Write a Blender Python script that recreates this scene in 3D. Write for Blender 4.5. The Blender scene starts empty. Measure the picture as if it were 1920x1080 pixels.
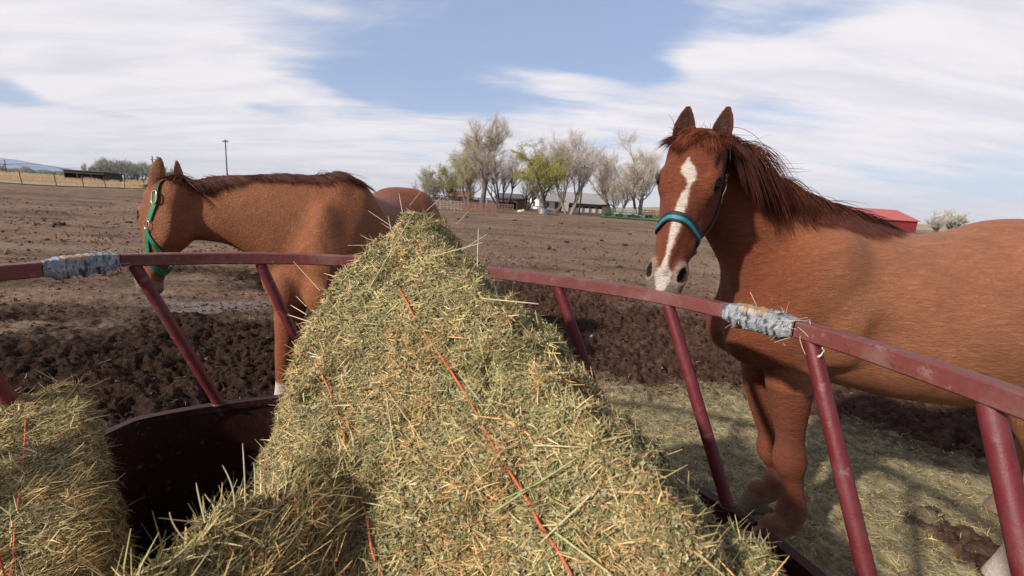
import bpy, math, random, os
import numpy as np
random.seed(7)
RNG = np.random.default_rng(11)
A = np.array
# ------------------------------------------------------------------ camera
FPX = 853.0; CAMH = 1.42; SLOPE = .062
ROLL = math.atan(SLOPE); _c, _s = math.cos(ROLL), math.sin(ROLL)
PITCH = math.atan(-((318. + SLOPE*960 - 540)*_c)/FPX)
FW = A([0, math.cos(PITCH), -math.sin(PITCH)]); UP0 = A([0, math.sin(PITCH), math.cos(PITCH)])
CR = _c*A([1., 0, 0]) + _s*UP0; CU = _c*UP0 - _s*A([1., 0, 0])
CAM = A([0, 0, CAMH])
def ray(x, y):
    d = (x-960)*CR - (y-540)*CU + FPX*FW
    return d/np.linalg.norm(d)
def at(x, y, D):
    d = ray(x, y); return CAM + d*(D/d[1])
def atz(x, y, z):
    d = ray(x, y); return CAM + d*((z-CAMH)/d[2])
def atr(x, y, r): return CAM + ray(x, y)*r
def unit(v): v = np.asarray(v, float); return v/np.linalg.norm(v)
scene = bpy.context.scene
COL = scene.collection
from mathutils import Matrix
cd = bpy.data.cameras.new('camera'); cam = bpy.data.objects.new('camera', cd); COL.objects.link(cam)
M = Matrix([[CR[i], CU[i], -FW[i], CAM[i]] for i in range(3)] + [[0, 0, 0, 1]])
cam.matrix_world = M
cd.lens = 16.0; cd.sensor_width = 36; cd.clip_start = .02; cd.clip_end = 30000
cd.dof.use_dof = True; cd.dof.focus_distance = 1.75; cd.dof.aperture_fstop = 5.6
scene.camera = cam
scene.render.resolution_x = 1024; scene.render.resolution_y = 576
# ------------------------------------------------------------------ sun and sky
SUN = unit([-.80, -.60, .60])
sl = bpy.data.lights.new('sun', 'SUN'); so = bpy.data.objects.new('sun', sl); COL.objects.link(so)
sl.energy = 3.4; sl.angle = math.radians(2.2); sl.color = (1, .93, .84)
from mathutils import Vector
sl.energy = 4.9
so.rotation_euler = Vector(SUN).to_track_quat('Z', 'Y').to_euler()
w = bpy.data.worlds.new('World'); scene.world = w; w.use_nodes = True
class NT:
    def __init__(s, nt): s.nt = nt; s.n = nt.nodes; s.l = nt.links
    def new(s, t, **k):
        n = s.n.new(t)
        for a, b in k.items(): setattr(n, a, b)
        return n
    def put(s, sock, v):
        if hasattr(v, 'links') or hasattr(v, 'is_linked'): s.l.new(v, sock)
        else: sock.default_value = v
    def m(s, op, a, b=None, c=None, clamp=False):
        n = s.new('ShaderNodeMath', operation=op, use_clamp=clamp); s.put(n.inputs[0], a)
        if b is not None: s.put(n.inputs[1], b)
        if c is not None: s.put(n.inputs[2], c)
        return n.outputs[0]
    def mix(s, f, a, b, mode='MIX'):
        n = s.new('ShaderNodeMix', data_type='RGBA', blend_type=mode)
        s.put(n.inputs[0], f); s.put(n.inputs[6], a); s.put(n.inputs[7], b)
        return n.outputs[2]
    def ramp(s, f, lo, hi):
        n = s.new('ShaderNodeMapRange', interpolation_type='SMOOTHSTEP')
        s.put(n.inputs[0], f); s.put(n.inputs[1], lo); s.put(n.inputs[2], hi)
        return n.outputs[0]
    def noise(s, vec, scale, detail=4, rough=.5, dist=0):
        n = s.new('ShaderNodeTexNoise'); s.put(n.inputs['Vector'], vec)
        n.inputs['Scale'].default_value = scale; n.inputs['Detail'].default_value = detail
        n.inputs['Roughness'].default_value = rough; n.inputs['Distortion'].default_value = dist
        return n.outputs[0]
    def mapping(s, vec, scale=(1, 1, 1), rot=(0, 0, 0), loc=(0, 0, 0)):
        n = s.new('ShaderNodeMapping'); s.put(n.inputs[0], vec)
        n.inputs[1].default_value = loc; n.inputs[2].default_value = rot; n.inputs[3].default_value = scale
        return n.outputs[0]
W = NT(w.node_tree); W.n.clear()
sky = W.new('ShaderNodeTexSky', sky_type='NISHITA', sun_disc=False)
sky.sun_elevation = math.asin(SUN[2]); sky.sun_rotation = math.atan2(SUN[0], SUN[1])
sky.air_density = 1.0; sky.dust_density = .6; sky.ozone_density = 1.6
tc = W.new('ShaderNodeTexCoord').outputs['Generated']
sp = W.new('ShaderNodeSeparateXYZ'); W.l.new(tc, sp.inputs[0])
X, Y, Z = sp.outputs
el = W.m('ARCSINE', Z); az = W.m('ARCTAN2', X, Y)
zz = W.m('ADD', W.m('MAXIMUM', Z, 0.0), .16)
cv = W.new('ShaderNodeCombineXYZ')
W.l.new(W.m('DIVIDE', X, zz), cv.inputs[0]); W.l.new(W.m('DIVIDE', Y, zz), cv.inputs[1])
cp = cv.outputs[0]
def azel(x, y):
    d = ray(x, y); return math.atan2(d[0], d[1]), math.asin(d[2])
def blob(x, y, rx, ry, amp, tilt=0):
    a0, e0 = azel(x, y); sa = rx/FPX*math.cos(a0)**1.5; se = ry/FPX*.9
    da = W.m('SUBTRACT', az, a0); de = W.m('SUBTRACT', el, e0)
    if tilt: de = W.m('SUBTRACT', de, W.m('MULTIPLY', da, tilt))
    q = W.m('ADD', W.m('POWER', W.m('ABSOLUTE', W.m('DIVIDE', da, sa)), 2.0), W.m('POWER', W.m('ABSOLUTE', W.m('DIVIDE', de, se)), 2.0))
    return W.m('MULTIPLY', W.m('EXPONENT', W.m('MULTIPLY', q, -1.0)), amp)
n1 = W.noise(W.mapping(cp, (1.1, 1.9, 1), (0, 0, math.radians(18))), 1.1, 8, .55, .5)
n2 = W.noise(W.mapping(cp, (.6, 2.6, 1), (0, 0, math.radians(12)), (3, 1, 0)), 2.6, 8, .6, .9)
cov = W.m('ADD', .80, W.m('MULTIPLY', W.m('SUBTRACT', n1, .5), 1.5))
cov = W.m('ADD', cov, W.m('MULTIPLY', W.m('SUBTRACT', n2, .5), .70))
for b in [(860, 40, 350, 120, -.86, 0), (760, 165, 190, 45, -.78, 0), (1130, 60, 190, 70, -.70, 0), (1500, 40, 170, 35, -.45, .1), (1215, 145, 90, 22, -.8, -.1),
          (1330, 110, 60, 60, .25, 0), (1400, 118, 150, 32, .75, .05), (1030, 150, 150, 25, .65, 0), (250, 90, 330, 130, .5, 0), (1800, 100, 200, 60, .45, .1), (600, 20, 80, 15, .3, 0),
          (15, 165, 60, 25, -.9, 0), (80, 150, 50, 22, .5, 0), (200, 210, 120, 10, -.5, 0), (480, 200, 60, 10, -.35, 0), (1800, 350, 300, 40, -.35, 0), (1100, 200, 70, 10, -.2, 0)]:
    cov = W.m('ADD', cov, blob(*b))
front = W.m('MULTIPLY', W.ramp(el, .95, .55), W.ramp(Y, -.35, .25))
cf = W.m('MULTIPLY', W.ramp(cov, .12, .86), W.m('ADD', .12, W.m('MULTIPLY', front, .88)))
nb = W.noise(W.mapping(cp, (.7, 2.4, 1), (0, 0, math.radians(14)), (7, 2, 0)), 1.7, 7, .55, .4)
shade = W.ramp(nb, .28, .66)
ccol = W.mix(shade, (7.5, 7.3, 7.9, 1), (9.2, 8.7, 8.9, 1))
skyb = W.mix(1.0, sky.outputs[0], (1.05, .95, 1.0, 1), 'MULTIPLY')
skyb = W.mix(W.m('MULTIPLY', front, .45), skyb, (5.0, 6.5, 9.4, 1))
fin = W.mix(W.m('MULTIPLY', cf, .93), skyb, ccol)
bg = W.new('ShaderNodeBackground'); W.l.new(fin, bg.inputs[0]); bg.inputs[1].default_value = .106
ow = W.new('ShaderNodeOutputWorld'); W.l.new(bg.outputs[0], ow.inputs[0])
vs = scene.view_settings; vs.view_transform = 'Standard'; vs.look = 'None'; vs.exposure = 0.0; vs.gamma = 1
scene.cycles.max_bounces = 5; scene.cycles.diffuse_bounces = 3; scene.cycles.transparent_max_bounces = 6
# ------------------------------------------------------------------ noise in numpy
def _h(i, seed):
    i = i.astype(np.uint32)
    i = (i ^ np.uint32(seed*747796405 & 0xffffffff))*np.uint32(2654435769)
    i ^= i >> np.uint32(15); i = i*np.uint32(2246822519); i ^= i >> np.uint32(13); i = i*np.uint32(3266489917); i ^= i >> np.uint32(16)
    return i.astype(np.float64)/4294967295.
def vn2(x, y, seed=1):
    xi = np.floor(x); yi = np.floor(y); fx = x-xi; fy = y-yi
    fx = fx*fx*(3-2*fx); fy = fy*fy*(3-2*fy); xi = xi.astype(np.int64); yi = yi.astype(np.int64)
    H = lambda a, b: _h((a*73856093 ^ b*19349663) & 0xffffffff, seed)
    return (H(xi, yi)*(1-fx)+H(xi+1, yi)*fx)*(1-fy)+(H(xi, yi+1)*(1-fx)+H(xi+1, yi+1)*fx)*fy
def vn3(P, seed=1):
    i = np.floor(P); f = P-i; f = f*f*(3-2*f); i = i.astype(np.int64); r = 0
    for dx in (0, 1):
        for dy in (0, 1):
            for dz in (0, 1):
                h = _h(((i[..., 0]+dx)*73856093 ^ (i[..., 1]+dy)*19349663 ^ (i[..., 2]+dz)*83492791) & 0xffffffff, seed)
                r = r+h*(f[..., 0] if dx else 1-f[..., 0])*(f[..., 1] if dy else 1-f[..., 1])*(f[..., 2] if dz else 1-f[..., 2])
    return r
def fbm2(x, y, o=4, seed=1, g=.5):
    r = 0; a = 1; t = 0
    for k in range(o): r = r+a*vn2(x*2**k+k*17.3, y*2**k-k*9.1, seed+k); t += a; a *= g
    return r/t
def fbm3(P, o=3, seed=1):
    r = 0; a = 1; t = 0
    for k in range(o): r = r+a*vn3(P*2**k+k*7.7, seed+k); t += a; a *= .5
    return r/t
def sstep(x, a, b): t = np.clip((x-a)/(b-a), 0, 1); return t*t*(3-2*t)
# ------------------------------------------------------------------ objects
ORG = {}
def mk(name, V, F, mat=None, parent=None, origin=None, cols=None, smooth=False, fmat=None):
    """one mesh object. F: list of (n x k) index arrays"""
    V = np.asarray(V, np.float64)
    if parent is not None: origin = ORG[parent.name]
    if origin is not None: V = V-np.asarray(origin)
    if not isinstance(F, list): F = [F]
    F = [np.asarray(f, np.int32) for f in F if len(f)]
    me = bpy.data.meshes.new(name)
    me.vertices.add(len(V)); me.vertices.foreach_set('co', V.astype(np.float32).ravel())
    loops = np.concatenate([f.ravel() for f in F]); tot = np.concatenate([np.full(len(f), f.shape[1], np.int32) for f in F])
    st = np.concatenate([[0], np.cumsum(tot)[:-1]]).astype(np.int32)
    me.loops.add(len(loops)); me.loops.foreach_set('vertex_index', loops)
    me.polygons.add(len(tot)); me.polygons.foreach_set('loop_start', st); me.polygons.foreach_set('loop_total', tot)
    me.polygons.foreach_set('use_smooth', np.full(len(tot), bool(smooth)))
    if cols is not None:
        a = me.color_attributes.new('Col', 'FLOAT_COLOR', 'POINT')
        c = np.ones((len(V), 4), np.float32); c[:, :3] = cols; a.data.foreach_set('color', c.ravel())
    me.update(calc_edges=True); me.validate()
    if mat is not None: me.materials.append(mat)
    o = bpy.data.objects.new(name, me); COL.objects.link(o)
    ORG[o.name] = A(origin if origin is not None else (0, 0, 0), float)
    if parent is not None: o.parent = parent
    elif origin is not None: o.location = origin
    return o
def tag(o, label, cat, group=None):
    o['label'] = label; o['category'] = cat
    if group: o['group'] = group
    return o
def thing(name, label, cat, loc, group=None):
    o = bpy.data.objects.new(name, None); COL.objects.link(o); o.location = loc; o.empty_display_size = .1
    ORG[o.name] = A(loc, float)
    return tag(o, label, cat, group)
def kind(o, k): o['kind'] = k; return o
class MB:
    def __init__(s): s.V = []; s.F = {}; s.n = 0
    def add(s, V, F):
        V = np.asarray(V, float); F = np.asarray(F)
        s.V.append(V); s.F.setdefault(F.shape[1], []).append(F+s.n); s.n += len(V); return s
    def box(s, lo, hi, R=None, c=None):
        lo, hi = A(lo, float), A(hi, float)
        V = A([[(lo, hi)[i][0], (lo, hi)[j][1], (lo, hi)[k][2]] for i in (0, 1) for j in (0, 1) for k in (0, 1)])
        if R is not None: V = V@np.asarray(R)
        if c is not None: V = V+c
        return s.add(V, [[0, 1, 3, 2], [4, 6, 7, 5], [0, 4, 5, 1], [2, 3, 7, 6], [0, 2, 6, 4], [1, 5, 7, 3]])
    def beam(s, a, b, wd, ht, up=(0, 0, 1)):
        a, b = A(a, float), A(b, float); d = unit(b-a); sd = unit(np.cross(d, up)); u = np.cross(sd, d)
        V = [p+sd*i*wd/2+u*j*ht/2 for p in (a, b) for i, j in ((-1, -1), (1, -1), (1, 1), (-1, 1))]
        return s.add(V, [[0, 1, 2, 3], [7, 6, 5, 4], [0, 4, 5, 1], [1, 5, 6, 2], [2, 6, 7, 3], [3, 7, 4, 0]])
    def tube(s, pts, rad, k=8, caps=True, closed=False):
        V, F = tubes(A(pts, float)[None], np.broadcast_to(rad, (len(pts),))[None], k, closed)
        s.add(V, F)
        if caps and not closed:
            b = s.n-len(V)
            s.F.setdefault(k, []).append(A([list(range(b+k-1, b-1, -1)), list(range(b+len(V)-k, b+len(V)))]))
        return s
    def prism(s, P, off):
        """polygon P extruded by off"""
        P = A(P, float); n = len(P); V = np.concatenate([P, P+A(off)])
        s.add(V, [[i, (i+1) % n, n+(i+1) % n, n+i] for i in range(n)])
        b = s.n-2*n; s.F.setdefault(n, []).append(A([list(range(b+n-1, b-1, -1)), list(range(b+n, b+2*n))])); return s
    def ell(s, c, r, R=None, nu=14, nv=9):
        th = np.linspace(0, math.pi, nv+1); ph = np.arange(nu)*2*math.pi/nu
        V = A([[math.sin(t)*math.cos(p), math.sin(t)*math.sin(p), math.cos(t)] for t in th for p in ph])*r
        if R is not None: V = V@np.asarray(R)
        F = [[i*nu+j, (i+1)*nu+j, (i+1)*nu+(j+1) % nu, i*nu+(j+1) % nu] for i in range(nv) for j in range(nu)]
        return s.add(V+c, F)
    def build(s, name, mat, parent=None, origin=None, smooth=False, cols=None):
        return mk(name, np.concatenate(s.V), [np.concatenate(f) for f in s.F.values()], mat, parent, origin, smooth=smooth, cols=cols)
def frames(P):
    """P n x K x 3 -> tangent and two normals"""
    T = np.gradient(P, axis=1); T /= np.linalg.norm(T, axis=2, keepdims=True)+1e-12
    ref = np.where(np.abs(T.mean(1)[:, 2:3]) > .9*np.linalg.norm(T.mean(1), axis=1, keepdims=True), A([[1., 0, 0]]), A([[0, 0, 1.]]))
    B = np.cross(T, ref[:, None]); B /= np.linalg.norm(B, axis=2, keepdims=True)+1e-12
    return T, B, np.cross(B, T)
def tubes(P, R, k=3, closed=False):
    n, K, _ = P.shape
    if closed:
        T = np.roll(P, -1, 1)-np.roll(P, 1, 1); T /= np.linalg.norm(T, axis=2, keepdims=True)
        B = np.cross(T, A([0, 0, 1.])); B /= np.linalg.norm(B, axis=2, keepdims=True); N = np.cross(B, T)
    else: T, B, N = frames(P)
    a = np.arange(k)*2*math.pi/k
    V = P[:, :, None]+R[:, :, None, None]*(np.cos(a)[None, None, :, None]*B[:, :, None]+np.sin(a)[None, None, :, None]*N[:, :, None])
    idx = np.arange(n*K*k).reshape(n, K, k); nx = np.roll(idx, -1, 2)
    if closed: up = np.roll(idx, -1, 1); i0, i1, i2, i3 = idx, nx, np.roll(nx, -1, 1), up
    else: i0, i1, i2, i3 = idx[:, :-1], nx[:, :-1], nx[:, 1:], idx[:, 1:]
    return V.reshape(-1, 3), np.stack([i0, i1, i2, i3], -1).reshape(-1, 4)
def ribbons(P, Wd, width):
    """P n,K,3; Wd n,3 width direction; width n,K"""
    n, K, _ = P.shape
    V = np.stack([P-Wd[:, None]*width[:, :, None]/2, P+Wd[:, None]*width[:, :, None]/2], 2)
    idx = np.arange(n*K*2).reshape(n, K, 2)
    F = np.stack([idx[:, :-1, 0], idx[:, :-1, 1], idx[:, 1:, 1], idx[:, 1:, 0]], -1).reshape(-1, 4)
    return V.reshape(-1, 3), F
# ------------------------------------------------------------------ materials
def mat(name, col=(.5, .5, .5), rough=.7, metal=0, spec=.5, bump=0, bscale=40, vary=.15, vscale=6, attr=False, stretch=(1, 1, 1), col2=None, sheen=0, detail=6, coat=0):
    m = bpy.data.materials.new(name); m.use_nodes = True; T = NT(m.node_tree)
    b = T.n['Principled BSDF']; oc = T.new('ShaderNodeTexCoord').outputs['Object']
    b.inputs['Roughness'].default_value = rough; b.inputs['Metallic'].default_value = metal
    b.inputs['Specular IOR Level'].default_value = spec
    if coat: b.inputs['Coat Weight'].default_value = coat
    if sheen: b.inputs['Sheen Weight'].default_value = sheen; b.inputs['Sheen Roughness'].default_value = .4; b.inputs['Sheen Tint'].default_value = (*col, 1)
    if attr:
        at_ = T.new('ShaderNodeAttribute', attribute_name='Col'); base = at_.outputs['Color']
    else: base = (*col, 1)
    v = T.mapping(oc, stretch)
    nz = T.noise(v, vscale, detail, .6)
    f = T.ramp(nz, .3, .7)
    if col2 is not None: c = T.mix(T.ramp(T.noise(v, vscale, detail, .7), .48, .62), base, (*col2, 1))
    else: c = base
    g = T.m('ADD', 1-vary, T.m('MULTIPLY', f, 2*vary))
    gv = T.new('ShaderNodeCombineXYZ')
    for i in range(3): T.l.new(g, gv.inputs[i])
    c = T.mix(1.0, c, gv.outputs[0], 'MULTIPLY')
    T.l.new(c, b.inputs['Base Color'])
    if bump:
        bn = T.new('ShaderNodeBump'); bn.inputs['Strength'].default_value = 1; bn.inputs['Distance'].default_value = bump
        T.l.new(T.noise(v, bscale, 5, .6), bn.inputs['Height']); T.l.new(bn.outputs[0], b.inputs['Normal'])
    return m
# ================================================================== ground
FC = A([-.45, .67]); FR = 1.37                      # feeder centre and radius
def zones(x, y):
    r = np.hypot(x-FC[0], y-FC[1]); n = fbm2(x*.55, y*.55, 4, 3); n2 = fbm2(x*1.7, y*1.7, 4, 9)
    reach = 6.3+1.5*sstep(x, -1, 1.5)+4.0*(n-.5)*2
    churn = sstep(reach-r, -1.6, 1.0)*sstep(n2+.25*sstep(reach-r, 0, 2), .12, .42)
    hx = x-1.25; hy = y-2.05+.28*(x-1.25)
    hay = sstep(1.42+1.0*(n2-.5)+.5*(n-.5)-np.hypot(hx*.72, hy), -.25, .30)*sstep(x, .1, .9)
    hay = np.maximum(hay, .75*sstep(1.62-r+.25*(n2-.5), -.05, .12)*sstep(x, -2.2, -.9))
    hay *= sstep(r-.08*(x < 0), 1.37, 1.41)
    hay *= 1-.95*sstep(fbm2(x*2.3, y*2.3, 3, 41), .66, .72)
    wet_sheen = sstep(.42-np.hypot((x+3.3)*.30, y-5.3-.22*(x+3.3)+.12*np.sin(x*3)), 0, .16)*sstep(n2, .34, .46)
    return churn, hay, wet_sheen, n, n2
def gheight(x, y):
    churn, hay, wet_sheen, n, n2 = zones(x, y)
    q = np.hypot(x, y)
    wx = x+.10*fbm2(x*6, y*6, 2, 35); wy = y+.10*fbm2(x*6+9, y*6, 2, 36)
    cl = 1-np.abs(fbm2(wx*8, wy*8, 4, 21, .62)*2-1); cl2 = fbm2(wx*24, wy*24, 3, 31, .6)
    pock = sstep(fbm2(x*3.1, y*3.1, 3, 51), .35, .62)
    h = churn*(.11*(cl-.78)*1.1+.055*(cl2-.5)+.05*(pock-.6))*(1-.70*hay)
    h = h+(1-churn)*(1-.5*hay)*(.018*(cl2-.5)+.035*(fbm2(x*2.2, y*5, 4, 61)-.5))*sstep(30-q, 0, 25)
    h = h+hay*.02*(fbm2(x*9, y*9, 3, 71)-.4)
    h = h*(1-wet_sheen)-.02*wet_sheen
    return h+.12*(fbm2(x*.06, y*.06, 3, 81)-.5)*sstep(q, 6, 40), churn, hay, wet_sheen, n, n2, cl, cl2, pock
def build_ground():
    th = np.radians(np.concatenate([np.arange(-78, 78, .17), np.arange(78, 282, 3.)]))
    rr = [.25]
    while rr[-1] < 14000:
        r = rr[-1]; rr.append(r*(1.012 if r < 1.1 else 1.0052 if r < 9 else 1.009 if r < 26 else 1.025 if r < 120 else 1.10))
    rr = A(rr); nt, nr = len(th), len(rr)
    x = (rr[:, None]*np.sin(th)[None]).ravel(); y = (rr[:, None]*np.cos(th)[None]).ravel()
    h, churn, hay, wet_sheen, n, n2, cl, cl2, pock = gheight(x, y)
    h = np.where(np.hypot(x, y) > 200, 0, h)
    V = np.stack([x, y, h], 1); V = np.concatenate([V, [[0, 0, 0]]])
    idx = np.arange(nt*nr).reshape(nr, nt); nx = np.roll(idx, -1, 1)
    F = np.stack([idx[:-1], idx[1:], nx[1:], nx[:-1]], -1).reshape(-1, 4)[:, ::-1]
    Ft = np.stack([np.full(nt, nt*nr), idx[0], nx[0]], -1)[:, ::-1]
    dry = A([.205, .132, .090])*(.75+.5*fbm2(x*1.4, y*2.0, 5, 91))[:, None]*(.62+.76*fbm2(x*7, y*9, 3, 92))[:, None]
    dry = dry*(1-.35*sstep(fbm2(x*.35, y*1.2, 4, 95), .5, .68))[:, None]
    dry += (A([.27, .19, .13])-dry)*(sstep(fbm2(x*.16+3, y*.3, 3, 97), .52, .7)*.6)[:, None]
    tr = np.abs((x-6.2)-(y-9)*.23+.5*np.sin(y*.3))                      # faint wheel track
    dry += (A([.27, .185, .125])-dry)*(sstep(.35-np.minimum(tr, np.abs(tr-1.7)), 0, .2)*sstep(y, 6, 9)*.55)[:, None]
    dark = np.where((x > -.2)[:, None], A([.070, .040, .028]), A([.040, .024, .0175]))
    k = sstep(x, -1.2, .8)[:, None]; dark = A([.036, .021, .0145])*(1-k)+A([.070, .037, .025])*k
    dark = dark*(.55+.9*cl2)[:, None]*(.75+.5*n2)[:, None]
    c = dry*(1-churn)[:, None]+dark*churn[:, None]
    hc = A([.265, .222, .138])*(.6+.8*fbm2(x*11, y*11, 3, 99))[:, None]
    c = c+(hc-c)*(hay*.9)[:, None]; c = c+(A([.21, .175, .155])-c)*(wet_sheen*.75)[:, None]  # pale sheen of the wet patch painted into the ground colour
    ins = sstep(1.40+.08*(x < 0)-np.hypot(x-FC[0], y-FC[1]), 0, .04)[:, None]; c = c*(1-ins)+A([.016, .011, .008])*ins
    q = np.hypot(x, y)
    far = sstep(q, 130, 160)[:, None]; c = c*(1-far)+A([.24, .19, .11])*far
    c = np.concatenate([c, [[.03, .02, .015]]])
    m = mat('ground', rough=.95, bump=.02, bscale=38, vary=.38, vscale=17, attr=True, spec=.06)
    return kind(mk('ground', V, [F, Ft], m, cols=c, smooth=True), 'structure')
build_ground()
def wedge_sheet(name, pts, z, m):
    P = A([[p[0], p[1], z] for p in pts]); return kind(mk(name, P, [[list(range(len(P)))]], m), 'structure')
m_green = mat('green_crop', (.12, .175, .035), vary=.3, vscale=.05, col2=(.20, .19, .07), stretch=(1, 4, 1))
m_straw = mat('dry_grass_ground', (.34, .25, .13), vary=.3, vscale=.3, col2=(.24, .15, .08))
def g(x, y, z=0.): return atz(x, y, z)
def gp(x, D):
    """ground point at picture column x, distance D"""
    t = (x-960)/FPX*1.0; return A([t*D*1.0, D, 0.])
def atx(x, D, z=0):
    """point at distance D and height z that projects to picture column x"""
    # solve (v.CR)/(v.FW) = (x-960)/f for X with Y=D, Z=z-H
    k = (x-960)/FPX; dz = z-CAMH
    return A([(k*(D*FW[1]+dz*FW[2])-(D*CR[1]+dz*CR[2]))/(CR[0]-k*FW[0]), D, z])
fl = [atx(-260, 48), atx(43, 47), atx(107, 50), atx(235, 60), atx(330, 66), atx(640, 90)]
wedge_sheet('dry_grass_verge', [(p[0], p[1]+2) for p in fl]+[tuple(atx(640, 130)[:2]), tuple(atx(-260, 110)[:2])], .09, m_straw)
wedge_sheet('green_field', [tuple(atx(-400, 85)[:2]), tuple(atx(110, 98)[:2]), tuple(atx(640, 135)[:2]), tuple(atx(640, 700)[:2]), tuple(atx(-400, 700)[:2])], .2, m_green)
m_lawn = mat('paddock_grass', (.10, .17, .035), vary=.3, vscale=.6)
wedge_sheet('paddock_grass', [tuple(atx(1122, 63)[:2]), tuple(atx(1420, 52)[:2]), tuple(atx(1420, 66)[:2]), tuple(atx(1130, 78)[:2])], .16, m_lawn)
# tan rise behind the trees and the far blue range
def hill(name, prof, D, depth, m, jag=0):
    xs = np.linspace(prof[0][0], prof[-1][0], 160)
    hs = np.interp(xs, [p[0] for p in prof], [p[1] for p in prof])
    V = []; 
    rows = 7
    for j in range(rows):
        u = j/(rows-1); sc = math.sin(u*math.pi*.5)
        for i, x in enumerate(xs):
            b = atx(x, D); k = 1+depth*u/D
            hh = hs[i]*sc*(1+jag*(float(vn2(A(i*.21+j), A(j*.7), 5))-.5))
            V.append([b[0]*k, b[1]*k, hh-.5])
    n = len(xs); idx = np.arange(n*rows).reshape(rows, n)
    F = np.stack([idx[:-1, :-1], idx[:-1, 1:], idx[1:, 1:], idx[1:, :-1]], -1).reshape(-1, 4)
    # back side down
    V = A(V); B = V[-n:].copy(); B[:, :2] *= 1.15; B[:, 2] = -1
    V = np.concatenate([V, B]); j = idx[-1]; k = np.arange(n)+n*rows
    F = np.concatenate([F, np.stack([j[:-1], j[1:], k[1:], k[:-1]], -1)])
    return kind(mk(name, V, F, m, smooth=True), 'structure')
hill('dry_hill', [(1100, 0), (1150, 2), (1230, 4.2), (1400, 4.5), (1900, 3.5), (2300, 2)], 200, 120, mat('dry_hill', (.36, .27, .15), vary=.12, vscale=.02))
MT = [(-700, 120), (-300, 170), (-120, 205), (0, 225), (30, 205), (60, 172), (95, 128), (115, 122), (140, 82), (170, 62), (200, 25), (240, 6), (290, 0)]
hill('mountains', [(a, b*1.0) for a, b in MT], 6500, 2500, mat('mountains', (.22, .30, .44), vary=.25, vscale=.001, rough=1, spec=0), jag=.12)  # haze blue put into the mountain colour, besides the haze volume
# ================================================================== trees
def grow(rs, base, height, spread, levels, lean=(0, 0), trunk=.5, stems=1, droop=0, ntwig=1400, split=.28, first=.3):
    """returns limb segments (list of (pts, radii)) and twig anchor points with directions"""
    limbs = []; tips = []
    def limb(p, d, L, r, lv):
        k = 6; pts = [p]; rad = [r]
        for i in range(k):
            d = unit(d+rs.normal(0, .11 if lv else .05, 3)+A([0, 0, .05 if lv < 3 else -.02-droop*.1]))
            p = p+d*L/k; pts.append(p); rad.append(r*(1-.62*(i+1)/k))
        limbs.append((A(pts), A(rad), lv))
        if lv >= 2:
            for i in range(2, k+1): tips.append((pts[i], d, L))
        if lv >= levels: return
        n = rs.integers(4, 7) if lv else rs.integers(5, 8)
        for j in range(n):
            t = rs.uniform(first if lv == 0 else .3, 1); i = min(int(t*k), k-1); q = pts[i]+(pts[i+1]-pts[i])*(t*k-i)
            a = rs.uniform(0, 2*math.pi); side = unit(A([math.cos(a), math.sin(a), rs.uniform(-.05, .35)]))
            nd = unit(d*rs.uniform(.55, 1.0)+side*rs.uniform(.6, 1.1)*spread)
            limb(q, nd, L*rs.uniform(.5, .72)*(1 if lv else .95), max(rad[i]*.58, .012), lv+1)
        if lv < 2: limb(pts[-1], d, L*.6, rad[-1], lv+1)
    for s_ in range(stems):
        a = rs.uniform(0, 6.28); o = A([math.cos(a), math.sin(a), 0])*(.35 if stems > 1 else 0)*trunk*2
        dd = unit(A([lean[0], lean[1], 1])+(o*rs.uniform(.5, 1.1)/(trunk+.01) if stems > 1 else 0))
        limb(A(base, float)+o-A([0, 0, .3]), dd, height*rs.uniform(.42, .5), trunk*(1 if stems == 1 else .6), 0)
    return limbs, tips
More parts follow.
